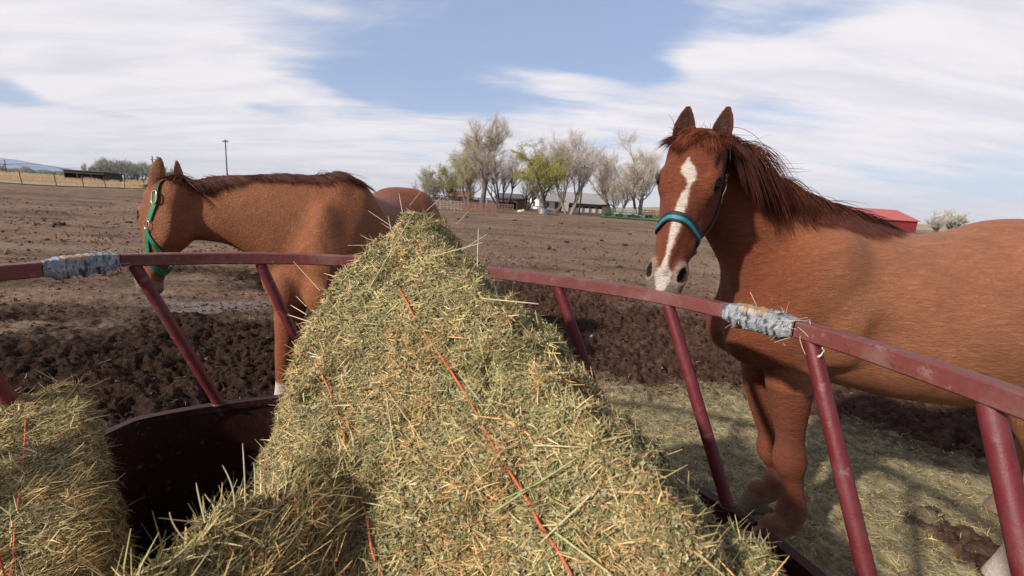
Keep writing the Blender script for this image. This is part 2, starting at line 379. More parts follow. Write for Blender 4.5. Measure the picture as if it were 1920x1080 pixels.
def tree(label, name, group, px, D, top_y, base_x=None, spread=.7, levels=3, lean=0, trunk=.4, stems=1, twigs=5000, droop=0, leaf=None, nleaf=0,
         bark=(.13, .10, .085), twigcol=(.30, .24, .19), seed=1, tl=1.0, tw=.02, first=.3):
    rs = np.random.default_rng(seed); base = atx(px, D)
    # height from the picture: the point above base that reaches row top_y
    v = ray(px, top_y); ztop = CAMH+v[2]/v[1]*D; 
    limbs, tips = grow(rs, (0, 0, 0), 1.0*ztop, spread, levels, (lean, 0), trunk, stems, droop, first=first)
    allp = np.concatenate([l[0] for l in limbs]); zs = ztop*.93/np.percentile(allp[:, 2], 98.5)
    root = thing(name, label, 'tree', base, group)
    mb = MB()
    for lv in range(levels+1):
        L = [l for l in limbs if l[2] == lv]
        if not L: continue
        P = A([l[0] for l in L])*A([zs, zs, zs])+base; R = A([l[1] for l in L]); V, F = tubes(P, R, 6 if lv < 2 else 3); mb.add(V, F)
    mb.build('trunk', mat('bark', bark, vary=.3, vscale=2, rough=.9), root, smooth=True)
    tp = A([t[0] for t in tips])*zs+base; td = A([t[1] for t in tips])
    i = rs.integers(0, len(tp), twigs); K = 4
    d = td[i]*.7+rs.normal(0, .6, (twigs, 3))+A([0, 0, .12-droop*.5]); d /= np.linalg.norm(d, axis=1, keepdims=True)
    Ls = rs.uniform(.4, 1.5, twigs)*tl*ztop/15; t = np.linspace(0, 1, K)
    bend = rs.normal(0, .14, (twigs, 3))+A([0, 0, -droop*.8])
    P = tp[i][:, None]+rs.normal(0, .1, (twigs, 1, 3))+(d[:, None]*t[None, :, None]+bend[:, None]*(t**2)[None, :, None])*Ls[:, None, None]
    wd = np.cross(d, unit(A([base[0], base[1], 0]))[None]); wd /= np.linalg.norm(wd, axis=1, keepdims=True)+1e-9
    V, F = ribbons(P, wd, np.broadcast_to(tw*(1-.7*t), (twigs, K)))
    c = np.repeat((A(twigcol)*A([1.36, 1.46, 1.50])*(.7+.6*rs.random(twigs))[:, None]), K*2, 0)
    mc = MB(); mc.add(V, F); cols = [c]
    if leaf is not None:
        j = rs.integers(0, twigs, nleaf); tt = rs.random(nleaf)*.9+.1; q = (tt*(K-1)).astype(int).clip(0, K-2)
        keep = fbm3(P[j, q]*.45, 2, seed) > .38
        j, q = j[keep], q[keep]; nl = len(j)
        c0 = P[j, q]+rs.normal(0, .14, (nl, 3)); a = rs.normal(0, 1, (nl, 3)); a /= np.linalg.norm(a, axis=1, keepdims=True)
        b = np.cross(a, rs.normal(0, 1, (nl, 3))); b /= np.linalg.norm(b, axis=1, keepdims=True); s_ = rs.uniform(.04, .11, (nl, 1))
        V = np.stack([c0-a*s_, c0+b*s_*.6, c0+a*s_, c0-b*s_*.6], 1).reshape(-1, 3)
        F = np.arange(nl*4).reshape(-1, 4); mc.add(V, F); cols.append(np.repeat(A(leaf)*(.65+.7*rs.random(nl))[:, None], 4, 0))
    mc.build('crown', mat('crown', rough=.9, attr=True, vary=.1, spec=.1), root, cols=np.concatenate(cols))
    return root
if not os.environ.get('NOTREES'):
    GT = 'bare spring trees around the farmstead'
    tree('tallest tree, a bare cottonwood with pale crown behind the corral', 'cottonwood_tree', GT, 903, 84, 222, spread=.62, lean=.12, trunk=.62, twigs=11000, seed=5, tw=.025, twigcol=(.36, .29, .22), first=.35)
    tree('dark many-stemmed bare tree beside the dark open shed', 'bare_tree', GT, 941, 80, 278, spread=.5, trunk=.4, stems=5, twigs=6000, seed=12, bark=(.06, .05, .045), first=.5)
    tree('yellow-green willow leafing out in front of the white house', 'willow_tree', GT, 1028, 74, 266, spread=.85, lean=-.1, trunk=.45, stems=2, twigs=6500, droop=.35, leaf=(.36, .33, .08), nleaf=22000, seed=23, bark=(.10, .08, .065), twigcol=(.26, .24, .10))
    tree('pale bare tree rising just behind the yellow-green willow', 'bare_tree', GT, 1046, 88, 246, spread=.55, trunk=.4, stems=2, twigs=8000, seed=31, twigcol=(.36, .29, .24))
    tree('slim forked bare tree with light trunk before the long porch', 'bare_tree', GT, 1066, 72, 258, spread=.42, trunk=.36, stems=3, twigs=5000, seed=44, bark=(.26, .21, .17), twigcol=(.33, .27, .22), first=.5)
    tree('broad round bare tree between the utility pole and the horse head', 'bare_tree', GT, 1198, 76, 258, spread=.9, trunk=.5, twigs=11000, seed=52, twigcol=(.36, .29, .23), stems=2)
    tree('bare tree with rounded crown next to the utility pole', 'bare_tree', GT, 1152, 80, 284, spread=.6, trunk=.42, twigs=8000, seed=63, twigcol=(.35, .28, .24), stems=2)
    tree('low bushy bare tree under the broad round crown', 'bare_tree', GT, 1158, 74, 325, spread=.9, trunk=.26, twigs=5000, seed=67, twigcol=(.34, .27, .20), stems=4, tl=1.4)
    tree('weeping willow with beige twigs left of the tallest tree', 'willow_tree', GT, 876, 86, 268, spread=.8, trunk=.4, twigs=9000, droop=.9, leaf=(.30, .27, .13), nleaf=12000, seed=71, twigcol=(.35, .29, .17), tl=1.3, stems=3)
    tree('greenish young tree at the end of the corral', 'young_tree', GT, 843, 88, 312, spread=.75, trunk=.28, twigs=4000, leaf=(.28, .28, .07), nleaf=9000, seed=83, twigcol=(.30, .26, .14), stems=3)
    tree('small tree with a green top above the horse rump', 'young_tree', GT, 797, 95, 314, spread=.6, trunk=.25, twigs=3500, leaf=(.28, .28, .08), nleaf=5000, seed=91, twigcol=(.34, .30, .22), stems=3)
    tree('thin grey bare tree second from the horse rump', 'bare_tree', GT, 814, 92, 337, spread=.6, trunk=.2, twigs=2200, seed=97, stems=2)
    tree('thin grey bare sapling beside the red-roofed house', 'bare_tree', GT, 826, 90, 333, spread=.5, trunk=.2, twigs=2200, seed=99, stems=2, bark=(.07, .06, .05))
    tree('dark bare tree between the grey shed and the willow', 'bare_tree', GT, 985, 82, 318, spread=.5, trunk=.3, twigs=4000, seed=101, stems=4, bark=(.07, .06, .05))
    tree('leafless spreading tree beyond the horse back by the red barn', 'bare_tree', GT, 1752, 86, 392, spread=1.1, trunk=.4, twigs=4500, seed=111, stems=2, twigcol=(.40, .34, .28), tl=.6)
    tree('leafless tree with yellowish twigs farther along the horse back', 'bare_tree', GT, 1785, 90, 392, spread=1.1, trunk=.42, twigs=4500, seed=113, stems=3, twigcol=(.42, .38, .27), tl=.6)
    GW = 'row of leafless trees beyond the black shed'
    for i, (x, ty, sd) in enumerate([(186, 300, 1), (197, 299, 2), (209, 303, 3), (222, 301, 4), (234, 305, 5), (246, 304, 6), (257, 306, 7), (269, 307, 8), (281, 309, 9), (300, 312, 10), (318, 316, 11), (168, 310, 12)]):
        tree('leafless grey tree in the row beyond the black shed', 'bare_tree', GW, x, 190, ty, spread=.55, trunk=.35, twigs=1800, seed=200+sd, stems=3, tw=.06, levels=2, tl=2.2, twigcol=(.34, .30, .26), first=.15)
# far brush line: nobody could count it
def brush(name, x0, x1, D, hgt, n, col, seed, w_=.25):
    rs = np.random.default_rng(seed); xs = rs.uniform(x0, x1, n); P = []
    b = A([atx(x, D+rs.uniform(0, 30)) for x in xs]); hh = hgt*(.4+.9*fbm2(xs*.06, xs*0, 3, seed))*rs.uniform(.5, 1, n)
    t = np.linspace(0, 1, 3); P = b[:, None]+A([0, 0, 1.])*(t[None, :, None]*hh[:, None, None])+rs.normal(0, .5, (n, 1, 3))*A([1, 1, 0])*t[None, :, None]*hgt*.4
    V, F = ribbons(P, np.tile(A([1., 0, 0]), (n, 1)), np.broadcast_to(w_*(1-.6*t), (n, 3)))
    o = mk(name, V, F, mat(name, rough=1, attr=True), cols=np.repeat(A(col)*(.6+.8*rs.random(n))[:, None], 6, 0))
    return kind(o, 'stuff')
brush('far_brush', -300, 175, 420, 5.5, 6000, (.20, .165, .15), 4, .6)
brush('dry_weeds', -200, 420, 74, 1.2, 9000, (.42, .29, .16), 5, .05)
brush('roadside_weeds', -220, 420, 58, .7, 5000, (.36, .25, .14), 8, .04)
brush('pasture_scrub', 1215, 1300, 110, 1.5, 900, (.30, .22, .13), 6, .1)
# ================================================================== poles, fences
m_pole = mat('weathered_pole', (.07, .055, .045), vary=.2, vscale=2)
m_metal = mat('galvanised', (.35, .36, .37), rough=.45, metal=.8)
def pole(name, label, x, D, ytop, r, arm=1.2, narm=1, lean=0):
    b = atx(x, D); v = ray(x, ytop); h = CAMH+v[2]/v[1]*D
    t = thing(name, label, 'utility pole', b)
    MB().tube([b-A([0, 0, .3]), b+A([lean, 0, h])], [r, r*.7], 8).build('shaft', m_pole, t, smooth=True)
    for k in range(narm):
        z = h-.35-k*1.0; c = b+A([lean*z/h, 0, z]); mb = MB().beam(c-A([arm, 0, -.02]), c+A([arm, 0, .02]), .12, .12)
        mb.build('crossarm', m_pole, t)
        for s_ in (-.9, -.3, .4, .9): MB().tube([c+A([s_*arm, 0, .06]), c+A([s_*arm, 0, .28])], [.06, .04], 6).build('insulator', m_metal, t)
    return t
pole('utility_pole', 'lone dark utility pole standing above the horse neck', 428, 72, 262, .11, .42)
pole('utility_pole', 'tall dark leaning pole in front of the long porch', 1085, 70, 309, .15, .7, lean=.25)
pole('utility_pole', 'short grey pole near the green pipe fence', 1200, 82, 362, .14, .6, lean=.2)
pole('utility_pole', 'tiny far-off pole before the blue mountains', 12, 300, 300, .3, 1.6)
for q in (0,):
    b = atx(294, 260); t = thing('power_pylon', 'far-off double-post power pylon behind the horse ears', 'pylon', b)
    v = ray(294, 293); h = CAMH+v[2]/v[1]*260
    for dx in (-1.4, 1.4): MB().tube([b+A([dx, 0, -.3]), b+A([dx, 0, h])], [.3, .25], 6).build('post', m_pole, t)
    MB().beam(b+A([-2.6, 0, h*.86]), b+A([2.6, 0, h*.86]), .3, .35).build('crossarm', m_pole, t)
    MB().beam(b+A([-1.4, 0, h*.3]), b+A([1.4, 0, h*.8]), .15, .15).build('brace', m_pole, t)
m_rust = mat('rusty_steel', (.10, .06, .045), vary=.3, vscale=8)
ft = thing('wire_fence', 'wire fence on thin leaning posts along the green field', 'fence', atx(43, 47))
fp = [(-130, 46, -.16), (-60, 46.5, -.2), (43, 47, -.18), (107, 50, -.17), (158, 53, -.14), (199, 56, -.14), (235, 60, -.02), (271, 62, .0), (300, 64, 0), (345, 67, 0), (400, 71, 0), (470, 76, 0)]
tops = []
for x, D, ln in fp:
    b = atx(x, D); tp = b+A([ln*1.15, 0, 1.35]); tops.append((b, tp))
    MB().tube([b-A([0, 0, .2]), tp], [.045, .04], 6).build('post', m_rust, ft)
for k in (.35, .65, .95):
    MB().tube([b+(t_-b)*k for b, t_ in tops], .008, 4).build('wire', m_rust, ft)
b = atx(107, 50); MB().box((-.16, -.04, 1.25), (.16, .04, 1.5), c=b+A([-.2, 0, 0])).build('sign_plate', m_rust, ft)
# centre pivot irrigation boom
t = thing('irrigation_boom', 'long arched irrigation boom on wheeled towers over the field', 'irrigation boom', atx(60, 150))
bp = [atx(x, D) for x, D in ((-250, 200), (-120, 225), (10, 250), (120, 285), (190, 330), (250, 380))]
m_far = mat('boom_steel', (.10, .11, .13), rough=.6)
for i in range(len(bp)-1):
    a, c = bp[i]+A([0, 0, 4.3]), bp[i+1]+A([0, 0, 4.3]); u = np.linspace(0, 1, 9)
    arc = [a+(c-a)*k+A([0, 0, 1.3*math.sin(math.pi*k)]) for k in u]
    MB().tube(arc, .11, 6).build('pipe', m_far, t)
    MB().tube([a+(c-a)*k+A([0, 0, -.1]) for k in u], .04, 4).build('truss_rod', m_far, t)
for a in bp:
    mb = MB()
    for s_ in (-1.8, 1.8): mb.tube([a+A([s_, 0, .6]), a+A([0, 0, 4.3])], .09, 6)
    mb.build('tower', m_far, t)
    for s_ in (-1.8, 1.8): MB().tube([a+A([s_, -.15, .6]), a+A([s_, .15, .6])], .6, 14).build('wheel', m_far, t)
# black loafing shed
m_black = mat('dark_boards', (.022, .017, .015), vary=.4, vscale=3, stretch=(4, 1, 1))
m_tin = mat('dull_tin', (.10, .09, .09), rough=.5, vary=.2, vscale=1)
def shed(name, label, xa, xb, D, D2, h, hb, depth, wall, roof, open_front=True, posts=0, roofname='roof'):
    a, b = atx(xa, D), atx(xb, D2); u = unit(b-a); n = A([-u[1], u[0], 0]); Lh = np.linalg.norm(b-a)
    t = thing(name, label, 'shed', (a+b)/2)
    Q = lambda s_, d, z: a+u*s_+n*d+A([0, 0, z])
    MB().beam(Q(0, depth, hb/2), Q(Lh, depth, hb/2), .12, hb).build('back_wall', wall, t)
    for s_ in (.06, Lh-.06): MB().prism([Q(s_, .1, 0), Q(s_, depth-.08, 0), Q(s_, depth-.08, hb-.05), Q(s_, .1, h-.05)], u*.1).build('side_wall', wall, t)
    if not open_front: MB().beam(Q(.2, .05, h/2-.05), Q(Lh-.2, .05, h/2-.05), .1, h-.1).build('front_wall', wall, t)
    else: MB().beam(Q(.1, .05, h-.3), Q(Lh-.1, .05, h-.3), .1, .45).build('fascia', wall, t)
    for i in range(posts):
        s_ = Lh*(i+1)/(posts+1); MB().beam(Q(s_, .12, 0), Q(s_, .12, h-.5), .18, .18, up=(0, 1, 0)).build('post', wall, t)
    MB().prism([Q(-.3, -.3, h), Q(-.3, depth+.3, hb), Q(-.3, depth+.3, hb+.1), Q(-.3, -.3, h+.1)], u*(Lh+.6)).build(roofname, roof, t)
    return t, Q, Lh
shed('loafing_shed', 'long black open-fronted shed standing in dry grass', 120, 198, 90, 90, 2.15, 1.9, 4, m_black, m_tin, posts=2)
# red barn behind the horse back
m_redroof = mat('red_metal_roof', (.50, .09, .07), rough=.5, vary=.08, vscale=2, bump=.02, bscale=3)
m_redwall = mat('red_metal_wall', (.24, .022, .022), rough=.6, vary=.12, vscale=2)
m_wood = mat('grey_boards', (.22, .18, .15), vary=.3, vscale=4)
m_conc = mat('pale_trim', (.62, .60, .55), vary=.1)
def gable(name, label, cat, P0, u, L, Wd, h, hr, wall, roof, over=.35, gcol=None):
    """P0 near corner, u along ridge, n away"""
    u = unit(u); n = A([-u[1], u[0], 0]); P0 = A(P0, float); t = thing(name, label, cat, P0)
    Q = lambda s_, d, z: P0+u*s_+n*d+A([0, 0, z])
    for s_ in (0, L-.15): MB().prism([Q(s_, .15, 0), Q(s_, Wd-.15, 0), Q(s_, Wd-.15, h), Q(s_, Wd/2, hr-.12), Q(s_, .15, h)], u*.15).build('gable_wall', gcol or wall, t)
    for d in (0, Wd-.15): MB().prism([Q(0, d, 0), Q(L, d, 0), Q(L, d, h-.02), Q(0, d, h-.02)], n*.15).build('long_wall', wall, t)
    sl_ = (hr-h)/(Wd/2)
    for s1, s2 in ((-over, Wd/2), (Wd+over, Wd/2)):
        z1 = h-over*sl_
        MB().prism([Q(-over, s1, z1), Q(L+over, s1, z1), Q(L+over, s2, hr), Q(-over, s2, hr)], (0, 0, .12)).build('roof', roof, t)
    return t, Q
a = atx(1716, 104)
t = thing('red_barn', 'long red metal barn showing above the horse back', 'barn', a)
u = unit(A([-1, .02, 0])); n = unit(A([.02, 1, 0])); L = 40; Wd = 14
Q = lambda s_, d, z: a+u*s_+n*d+A([0, 0, z])
MB().prism([Q(0, 0, 0), Q(L, 0, 0), Q(L, 0, 2.5), Q(0, 0, 2.5)], n*.15).build('long_wall', m_redwall, t)
MB().prism([Q(.0, .2, 0), Q(0, Wd, 0), Q(0, Wd, 2.5), Q(0, Wd/2, 4.7), Q(0, .2, 2.5)], u*.12).build('gable_wall', m_conc, t)
MB().prism([Q(L-.2, .2, 0), Q(L-.2, Wd, 0), Q(L-.2, Wd, 2.5), Q(L-.2, Wd/2, 4.7), Q(L-.2, .2, 2.5)], u*.12).build('gable_wall', m_redwall, t)
MB().prism([Q(-.3, -.4, 2.45), Q(L+.3, -.4, 2.45), Q(L+.3, Wd/2, 4.85), Q(-.3, Wd/2, 4.85)], (0, 0, .12)).build('roof', m_redroof, t)
MB().prism([Q(-.3, Wd+.4, 2.45), Q(L+.3, Wd+.4, 2.45), Q(L+.3, Wd/2+.05, 4.85), Q(-.3, Wd/2+.05, 4.85)], (0, 0, .12)).build('roof', m_redroof, t)
for k in (6.5, 13.5): MB().prism([Q(k, 5.3, 4.46), Q(k+1.6, 5.3, 4.46), Q(k+1.6, 6.1, 4.72), Q(k, 6.1, 4.72)], (0, 0, .05)).build('roof_vent', m_metal, t)
# farm house
m_white = mat('white_siding', (.72, .70, .70), vary=.05, vscale=1, rough=.6, bump=.01, bscale=6)
m_shingle = mat('grey_shingles', (.33, .31, .29), vary=.12, vscale=3)
m_glass = mat('dark_window_glass', (.03, .035, .045), rough=.1)
m_dim = mat('porch_boards', (.10, .075, .06), vary=.3, vscale=2)
P0 = atx(1010, 106); u = unit(A([1, .55, 0]))
t, Q = gable('farm_house', 'small white house with grey roof under the yellow-green willow', 'house', P0, u, 7.6, 5.0, 2.1, 3.3, m_white, m_shingle)
for s_, d0 in ((1.5, 1.0),):
    f_ = MB().prism([Q(s_, -.05, .7), Q(s_+1.2, -.05, .7), Q(s_+1.2, -.05, 1.7), Q(s_, -.05, 1.7)], (0, .04, 0)).build('window', m_wood, t)
    MB().prism([Q(s_+.12, -.09, .8), Q(s_+1.08, -.09, .8), Q(s_+1.08, -.09, 1.6), Q(s_+.12, -.09, 1.6)], (0, .03, 0)).build('pane', m_glass, f_)
MB().prism([Q(-.04, 1.8, .7), Q(-.04, 2.6, .7), Q(-.04, 2.6, 1.75), Q(-.04, 1.8, 1.75)], -u*.04).build('window', m_glass, t)
MB().prism([Q(4.3, -.05, 0), Q(5.3, -.05, 0), Q(5.3, -.05, 1.85), Q(4.3, -.05, 1.85)], (0, .04, 0)).build('door', m_dim, t)
P0 = atx(1036, 118); t, Q = gable('main_farm_house', 'larger grey-roofed house rising behind the small white one', 'house', P0, unit(A([1, .05, 0])), 14, 7, 2.3, 4.6, m_white, m_shingle)
t, Q, Lh = shed('porch_building', 'long low building with dark open porch behind the leaning pole', 1066, 1130, 104, 106, 1.85, 3.0, 5, m_dim, m_shingle, posts=4)
MB().prism([Q(.2, .3, 0), Q(Lh-.2, .3, 0), Q(Lh-.2, .3, .9), Q(.2, .3, .9)], (0, .1, 0)).build('low_wall', m_white, t)
MB().prism([Q(-2.1, -.6, 0), Q(-.3, -.6, 0), Q(-.3, -.6, 2.0), Q(-2.1, -.6, 2.0)], (0, .8, 0)).build('entry_wall', mat('cream_wall', (.6, .55, .45)), t)
shed('red_shed', 'little red shed at the end of the long porch', 1131, 1142, 104, 104, 1.9, 1.7, 2.5, m_redwall, m_tin, open_front=False)
P0 = atx(1052, 69.5)
# grey-white garage and dark lean-to left of the house
P0 = atx(928, 108); t, Q = gable('garage', 'pale garage with low dark roof behind the lean-to', 'garage', P0, unit(A([.95, -.3, 0])), 5.5, 5.0, 2.1, 3.1, mat('pale_siding', (.55, .53, .52), vary=.08), m_tin)
shed('lean_to', 'dark open lean-to shed at the end of the corral', 930, 968, 84, 82, 1.75, 2.0, 4, m_dim, mat('brown_tin', (.07, .045, .04), vary=.3), posts=1)
P0 = atx(840, 130); t, Q = gable('red_roofed_house', 'distant white house with a red roof behind the corral trees', 'house', P0, unit(A([1, .1, 0])), 7, 6, 1.7, 3.4, m_white, mat('faded_red_roof', (.24, .09, .08)))
# corral: windbreak boards behind, pipe panels in front
m_wind = mat('windbreak_boards', (.13, .085, .07), vary=.4, vscale=2)
m_windp = mat('pale_sheeting', (.40, .42, .45), vary=.2, vscale=1)
a, b = atx(812, 92), atx(932, 88); u = unit(b-a); Lh = np.linalg.norm(b-a)
t = thing('windbreak_fence', 'tall dark board fence with pale panels behind the corral', 'fence', a)
for i in range(7):
    s0 = Lh*i/7; s1 = Lh*(i+1)/7
    MB().beam(a+u*s0+A([0, 0, 0]), a+u*s0+A([0, 0, 1.75]), .16, .16, up=(0, 1, 0)).build('post', m_wind, t)
    mm = m_windp if i in (1, 3, 5) else m_wind
    MB().prism([a+u*(s0+.1)+A([0, 0, .4]), a+u*(s1-.1)+A([0, 0, .4]), a+u*(s1-.1)+A([0, 0, 1.4]), a+u*(s0+.1)+A([0, 0, 1.4])], (0, .06, 0)).build('board_panel', mm, t)
MB().beam(a+A([0, -.1, 1.6]), b+A([0, -.1, 1.6]), .1, .18).build('top_board', m_wind, t)
def corral(name, label, xa, xb, Da, Db, n, h, rails, m, r=.045):
    a, b = atx(xa, Da), atx(xb, Db); t = thing(name, label, 'fence', a); u = (b-a)/n
    for i in range(n):
        mb = MB(); p0, p1 = a+u*(i+.04), a+u*(i+.96)
        for k in range(rails): z = h*(k+.6)/rails; mb.tube([p0+A([0, 0, z]), p1+A([0, 0, z])], r, 5)
        for q in (p0, (p0+p1)/2, p1): mb.tube([q, q+A([0, 0, h])], r, 5)
        mb.build('panel', m, t)
    return t
corral('corral_fence', 'weathered tan rail corral in front of the tall board fence', 812, 866, 54, 54, 4, 1.05, 5, mat('tan_rails', (.30, .22, .16), vary=.3, vscale=4), .06)
corral('corral_fence', 'rusty red rail corral beside the dark lean-to', 866, 930, 54, 53, 5, 1.05, 6, mat('rust_rails', (.22, .105, .075), vary=.3, vscale=4), .05)
corral('corral_gate', 'short brown gate panels at the near end of the rusty corral', 930, 962, 53, 53, 3, 1.1, 5, mat('brown_rails', (.16, .10, .08), vary=.3), .06)
m_gr = mat('green_pipe', (.03, .10, .05), vary=.2)
corral('pipe_fence', 'green pipe fence round the grassy pen behind the horse head', 1122, 1250, 60, 50, 9, 1.0, 3, m_gr, .014)
def small(name, label, cat, fn, loc):
    t = thing(name, label, cat, loc); fn(t, A(loc, float)); return t
def f_trailer(m):
    def fn(t, p):
        MB().box((-1.6, -.7, .55), (1.6, .7, .75), c=p).build('bed', m, t); mb = MB()
        for z in (1.0, 1.3):
            for s_ in (-.7, .7): mb.beam(p+A([-1.6, s_, z]), p+A([1.6, s_, z]), .06, .12)
        for x in (-1.55, 0, 1.55):
            for s_ in (-.7, .7): mb.beam(p+A([x, s_, .76]), p+A([x, s_, 1.4]), .07, .07, up=(0, 1, 0))
        mb.build('side_rail', m, t)
        for x in (-.9, .9): MB().tube([p+A([x, -.78, .35]), p+A([x, .78, .35])], .35, 14).build('wheel', m_black, t)
        MB().beam(p+A([1.6, 0, .6]), p+A([2.7, 0, .4]), .1, .1).build('tongue', m, t)
    return fn
small('flat_trailer', 'green stake-side trailer parked on the grassy pen', 'trailer', f_trailer(mat('dull_green', (.06, .14, .08))), atx(1150, 68))
small('flat_trailer', 'grey stake-side trailer parked beneath the broad round tree', 'trailer', f_trailer(mat('dull_grey', (.33, .34, .33))), atx(1172, 67))
small('flat_trailer', 'dark stake-side trailer nearest the horse nose', 'trailer', f_trailer(mat('dull_dark', (.10, .09, .08))), atx(1205, 70))
def f_tank(t, p):
    MB().tube([p+A([0, 0, 0]), p+A([0, 0, .62])], [.8, .8], 20).build('shell', m_metal, t, smooth=False)
    MB().tube([p+A([math.cos(a_)*.8, math.sin(a_)*.8, .64]) for a_ in np.linspace(0, 6.283, 24)], .035, 6).build('rim', m_metal, t)
small('stock_tank', 'grey round stock tank in front of the white house', 'water tank', f_tank, atx(1019, 63))
def f_rack(t, p):
    mb = MB()
    for x in (-.7, 0, .7): mb.tube([p+A([x, -.3, 0]), p+A([x, .3, 1.0])], .05, 6); mb.tube([p+A([x, .3, 0]), p+A([x, -.3, 1.0])], .05, 6)
    mb.build('frame', m_rust, t); MB().beam(p+A([-.9, 0, .95]), p+A([.9, 0, .95]), .3, .08).build('tray', m_rust, t)
small('hay_rack', 'small rusty hay rack beside the grey stock tank', 'hay rack', f_rack, atx(1007, 63))
def f_drag(t, p):
    MB().box((-.7, -.5, .02), (.7, .5, .28), c=p).build('frame', m_rust, t); MB().beam(p+A([-.1, 0, .3]), p+A([1.3, .2, 1.5]), .14, .14).build('arm', m_wood, t)
    mb = MB()
    for k in range(5): mb.tube([p+A([-.6+.3*k, -.5, .15]), p+A([-.6+.3*k, -.9, 0])], .03, 5)
    mb.build('teeth', m_rust, t)
small('farm_harrow', 'rusty farm implement with raised grey pole on the dirt', 'implement', f_drag, atx(1036, 56))
o = MB().ell((0, 0, 0), (.45, .25, .22)).ell((.35, 0, .15), (.2, .16, .15)).build('feed_sack', mat('cream_sack', (.62, .50, .33)), origin=(0, 0, 0), smooth=True)
o.location = atx(976, 60)+A([0, 0, .2]); tag(o, 'cream feed sack lying on the dirt by the corral', 'sack')
# manure heaps
rs = np.random.default_rng(5); m_man = mat('manure', (.03, .018, .012), bump=.01, bscale=30, vary=.3)
mb = MB()
for k in range(26):
    mb.ell(A([rs.normal(0, .10), rs.normal(0, .08), .03+.04*rs.random()]), (rs.uniform(.035, .07),)*3, nu=7, nv=5)
pile0 = mb.build('manure_pile', m_man, origin=(0, 0, 0), smooth=True)
spots = [(1062, 455), (1128, 452), (1172, 461), (1180, 440), (1052, 420), (860, 412), (965, 414), (875, 408), (112, 423), (240, 378), (243, 418), (1130, 420)]
for i, (x, y) in enumerate(spots):
    o = pile0 if i == 0 else pile0.copy()
    if i: COL.objects.link(o)
    p = atz(x, y, 0.0); o.location = (p[0], p[1], -.01); s_ = rs.uniform(.45, .85); o.scale = (s_*rs.uniform(.9, 1.2), s_, s_*1.3); o.rotation_euler[2] = rs.uniform(0, 6)
    tag(o, 'small dark manure heap on the dry dirt', 'manure pile', 'manure heaps on the dry dirt')
# ================================================================== round hay feeder
ZR = CAMH-.285; ZB = CAMH-.285*3.35
toppx = [(0, 499), (75, 493), (160, 484), (225, 477.5), (330, 475.5), (480, 475), (560, 476.5), (640, 480), (800, 491), (945, 505), (1033, 516), (1120, 527.5), (1240, 546.5), (1356, 570.5), (1420, 585), (1490, 603), (1600, 634), (1700, 666), (1810, 702), (1920, 740)]
tp_ = A([atz(x, y, ZR) for x, y in toppx])
ang = np.unwrap(np.arctan2(tp_[:, 1]-FC[1], tp_[:, 0]-FC[0])); rad = np.hypot(tp_[:, 1]-FC[1], tp_[:, 0]-FC[0])
o_ = np.argsort(ang); ang, rad = ang[o_], rad[o_]
def planr(a):
    a = (np.asarray(a)+math.pi/2) % (2*math.pi)-math.pi/2
    aa = np.concatenate([[ang[0]-.5], ang, [ang[-1]+.5]]); rr_ = np.concatenate([[FR], rad, [FR]])
    return np.interp(a, aa, rr_, left=FR, right=FR)
def ringp(a, z, dr=0.):
    r = planr(a)+dr; return np.stack([FC[0]+r*np.cos(a), FC[1]+r*np.sin(a), np.broadcast_to(z, np.shape(a))], -1)
red = (.135, .015, .018)
def redmat(name, c=red, wear=.5):
    m = bpy.data.materials.new(name); m.use_nodes = True; T = NT(m.node_tree); b = T.n['Principled BSDF']
    oc = T.new('ShaderNodeTexCoord').outputs['Object']
    n1 = T.noise(oc, 9, 6, .65); n2 = T.noise(oc, 60, 4, .7)
    col = T.mix(T.m('MULTIPLY', T.ramp(n1, .42, .68), wear), (*c, 1), (c[0]*1.15+.02, c[1]*1.9+.02, c[2]*1.8+.02, 1))
    col = T.mix(T.m('MULTIPLY', T.ramp(n2, .56, .68), .85), col, (.085, .035, .024, 1))
    n3 = T.noise(T.mapping(oc, (1, 1, 1), (0, 0, 0), (3, 5, 1)), 23, 6, .7); col = T.mix(T.m('MULTIPLY', T.ramp(n3, .58, .70), .6), col, (.27, .17, .14, 1))
    T.l.new(col, b.inputs['Base Color']); b.inputs['Specular IOR Level'].default_value = .45
    T.l.new(T.m('ADD', .38, T.m('MULTIPLY', n1, .3)), b.inputs['Roughness'])
    bn = T.new('ShaderNodeBump'); bn.inputs['Distance'].default_value = .0015; T.l.new(n2, bn.inputs['Height']); T.l.new(bn.outputs[0], b.inputs['Normal'])
    return m
m_red = redmat('red_painted_steel'); m_rail = redmat('sun_faded_red_steel', (.165, .042, .036), .8); m_dkred = redmat('shade_darkened_steel', (.040, .008, .007), .15)  # skirt red darkened in colour for the bales' shade inside the ring
fd = thing('hay_feeder', 'round red steel hay feeder ring with slanted bars and taped joints', 'hay feeder', (FC[0], FC[1], 0))
def ringsweep(a0, a1, prof, m, name, n=160, closed=False, parent=fd, da=None):
    """prof: list of (dr, z) closed loop"""
    aa = np.linspace(a0, a1, n, endpoint=not closed); V = []; k = len(prof)
    for dr, z in prof: V.append(ringp(aa, z, dr))
    V = np.stack(V, 1).reshape(-1, 3); idx = np.arange(n*k).reshape(n, k)
    if closed: nxt = np.roll(idx, -1, 0); i0, i1 = idx, nxt
    else: i0, i1 = idx[:-1], idx[1:]
    F = np.stack([i0, np.roll(i0, -1, 1), np.roll(i1, -1, 1), i1], -1).reshape(-1, 4); Fs = [F]
    if not closed and k == 4: Fs.append(A([idx[0][::-1], idx[-1]]))
    return mk(name, V, Fs, m, parent)
tk = .047
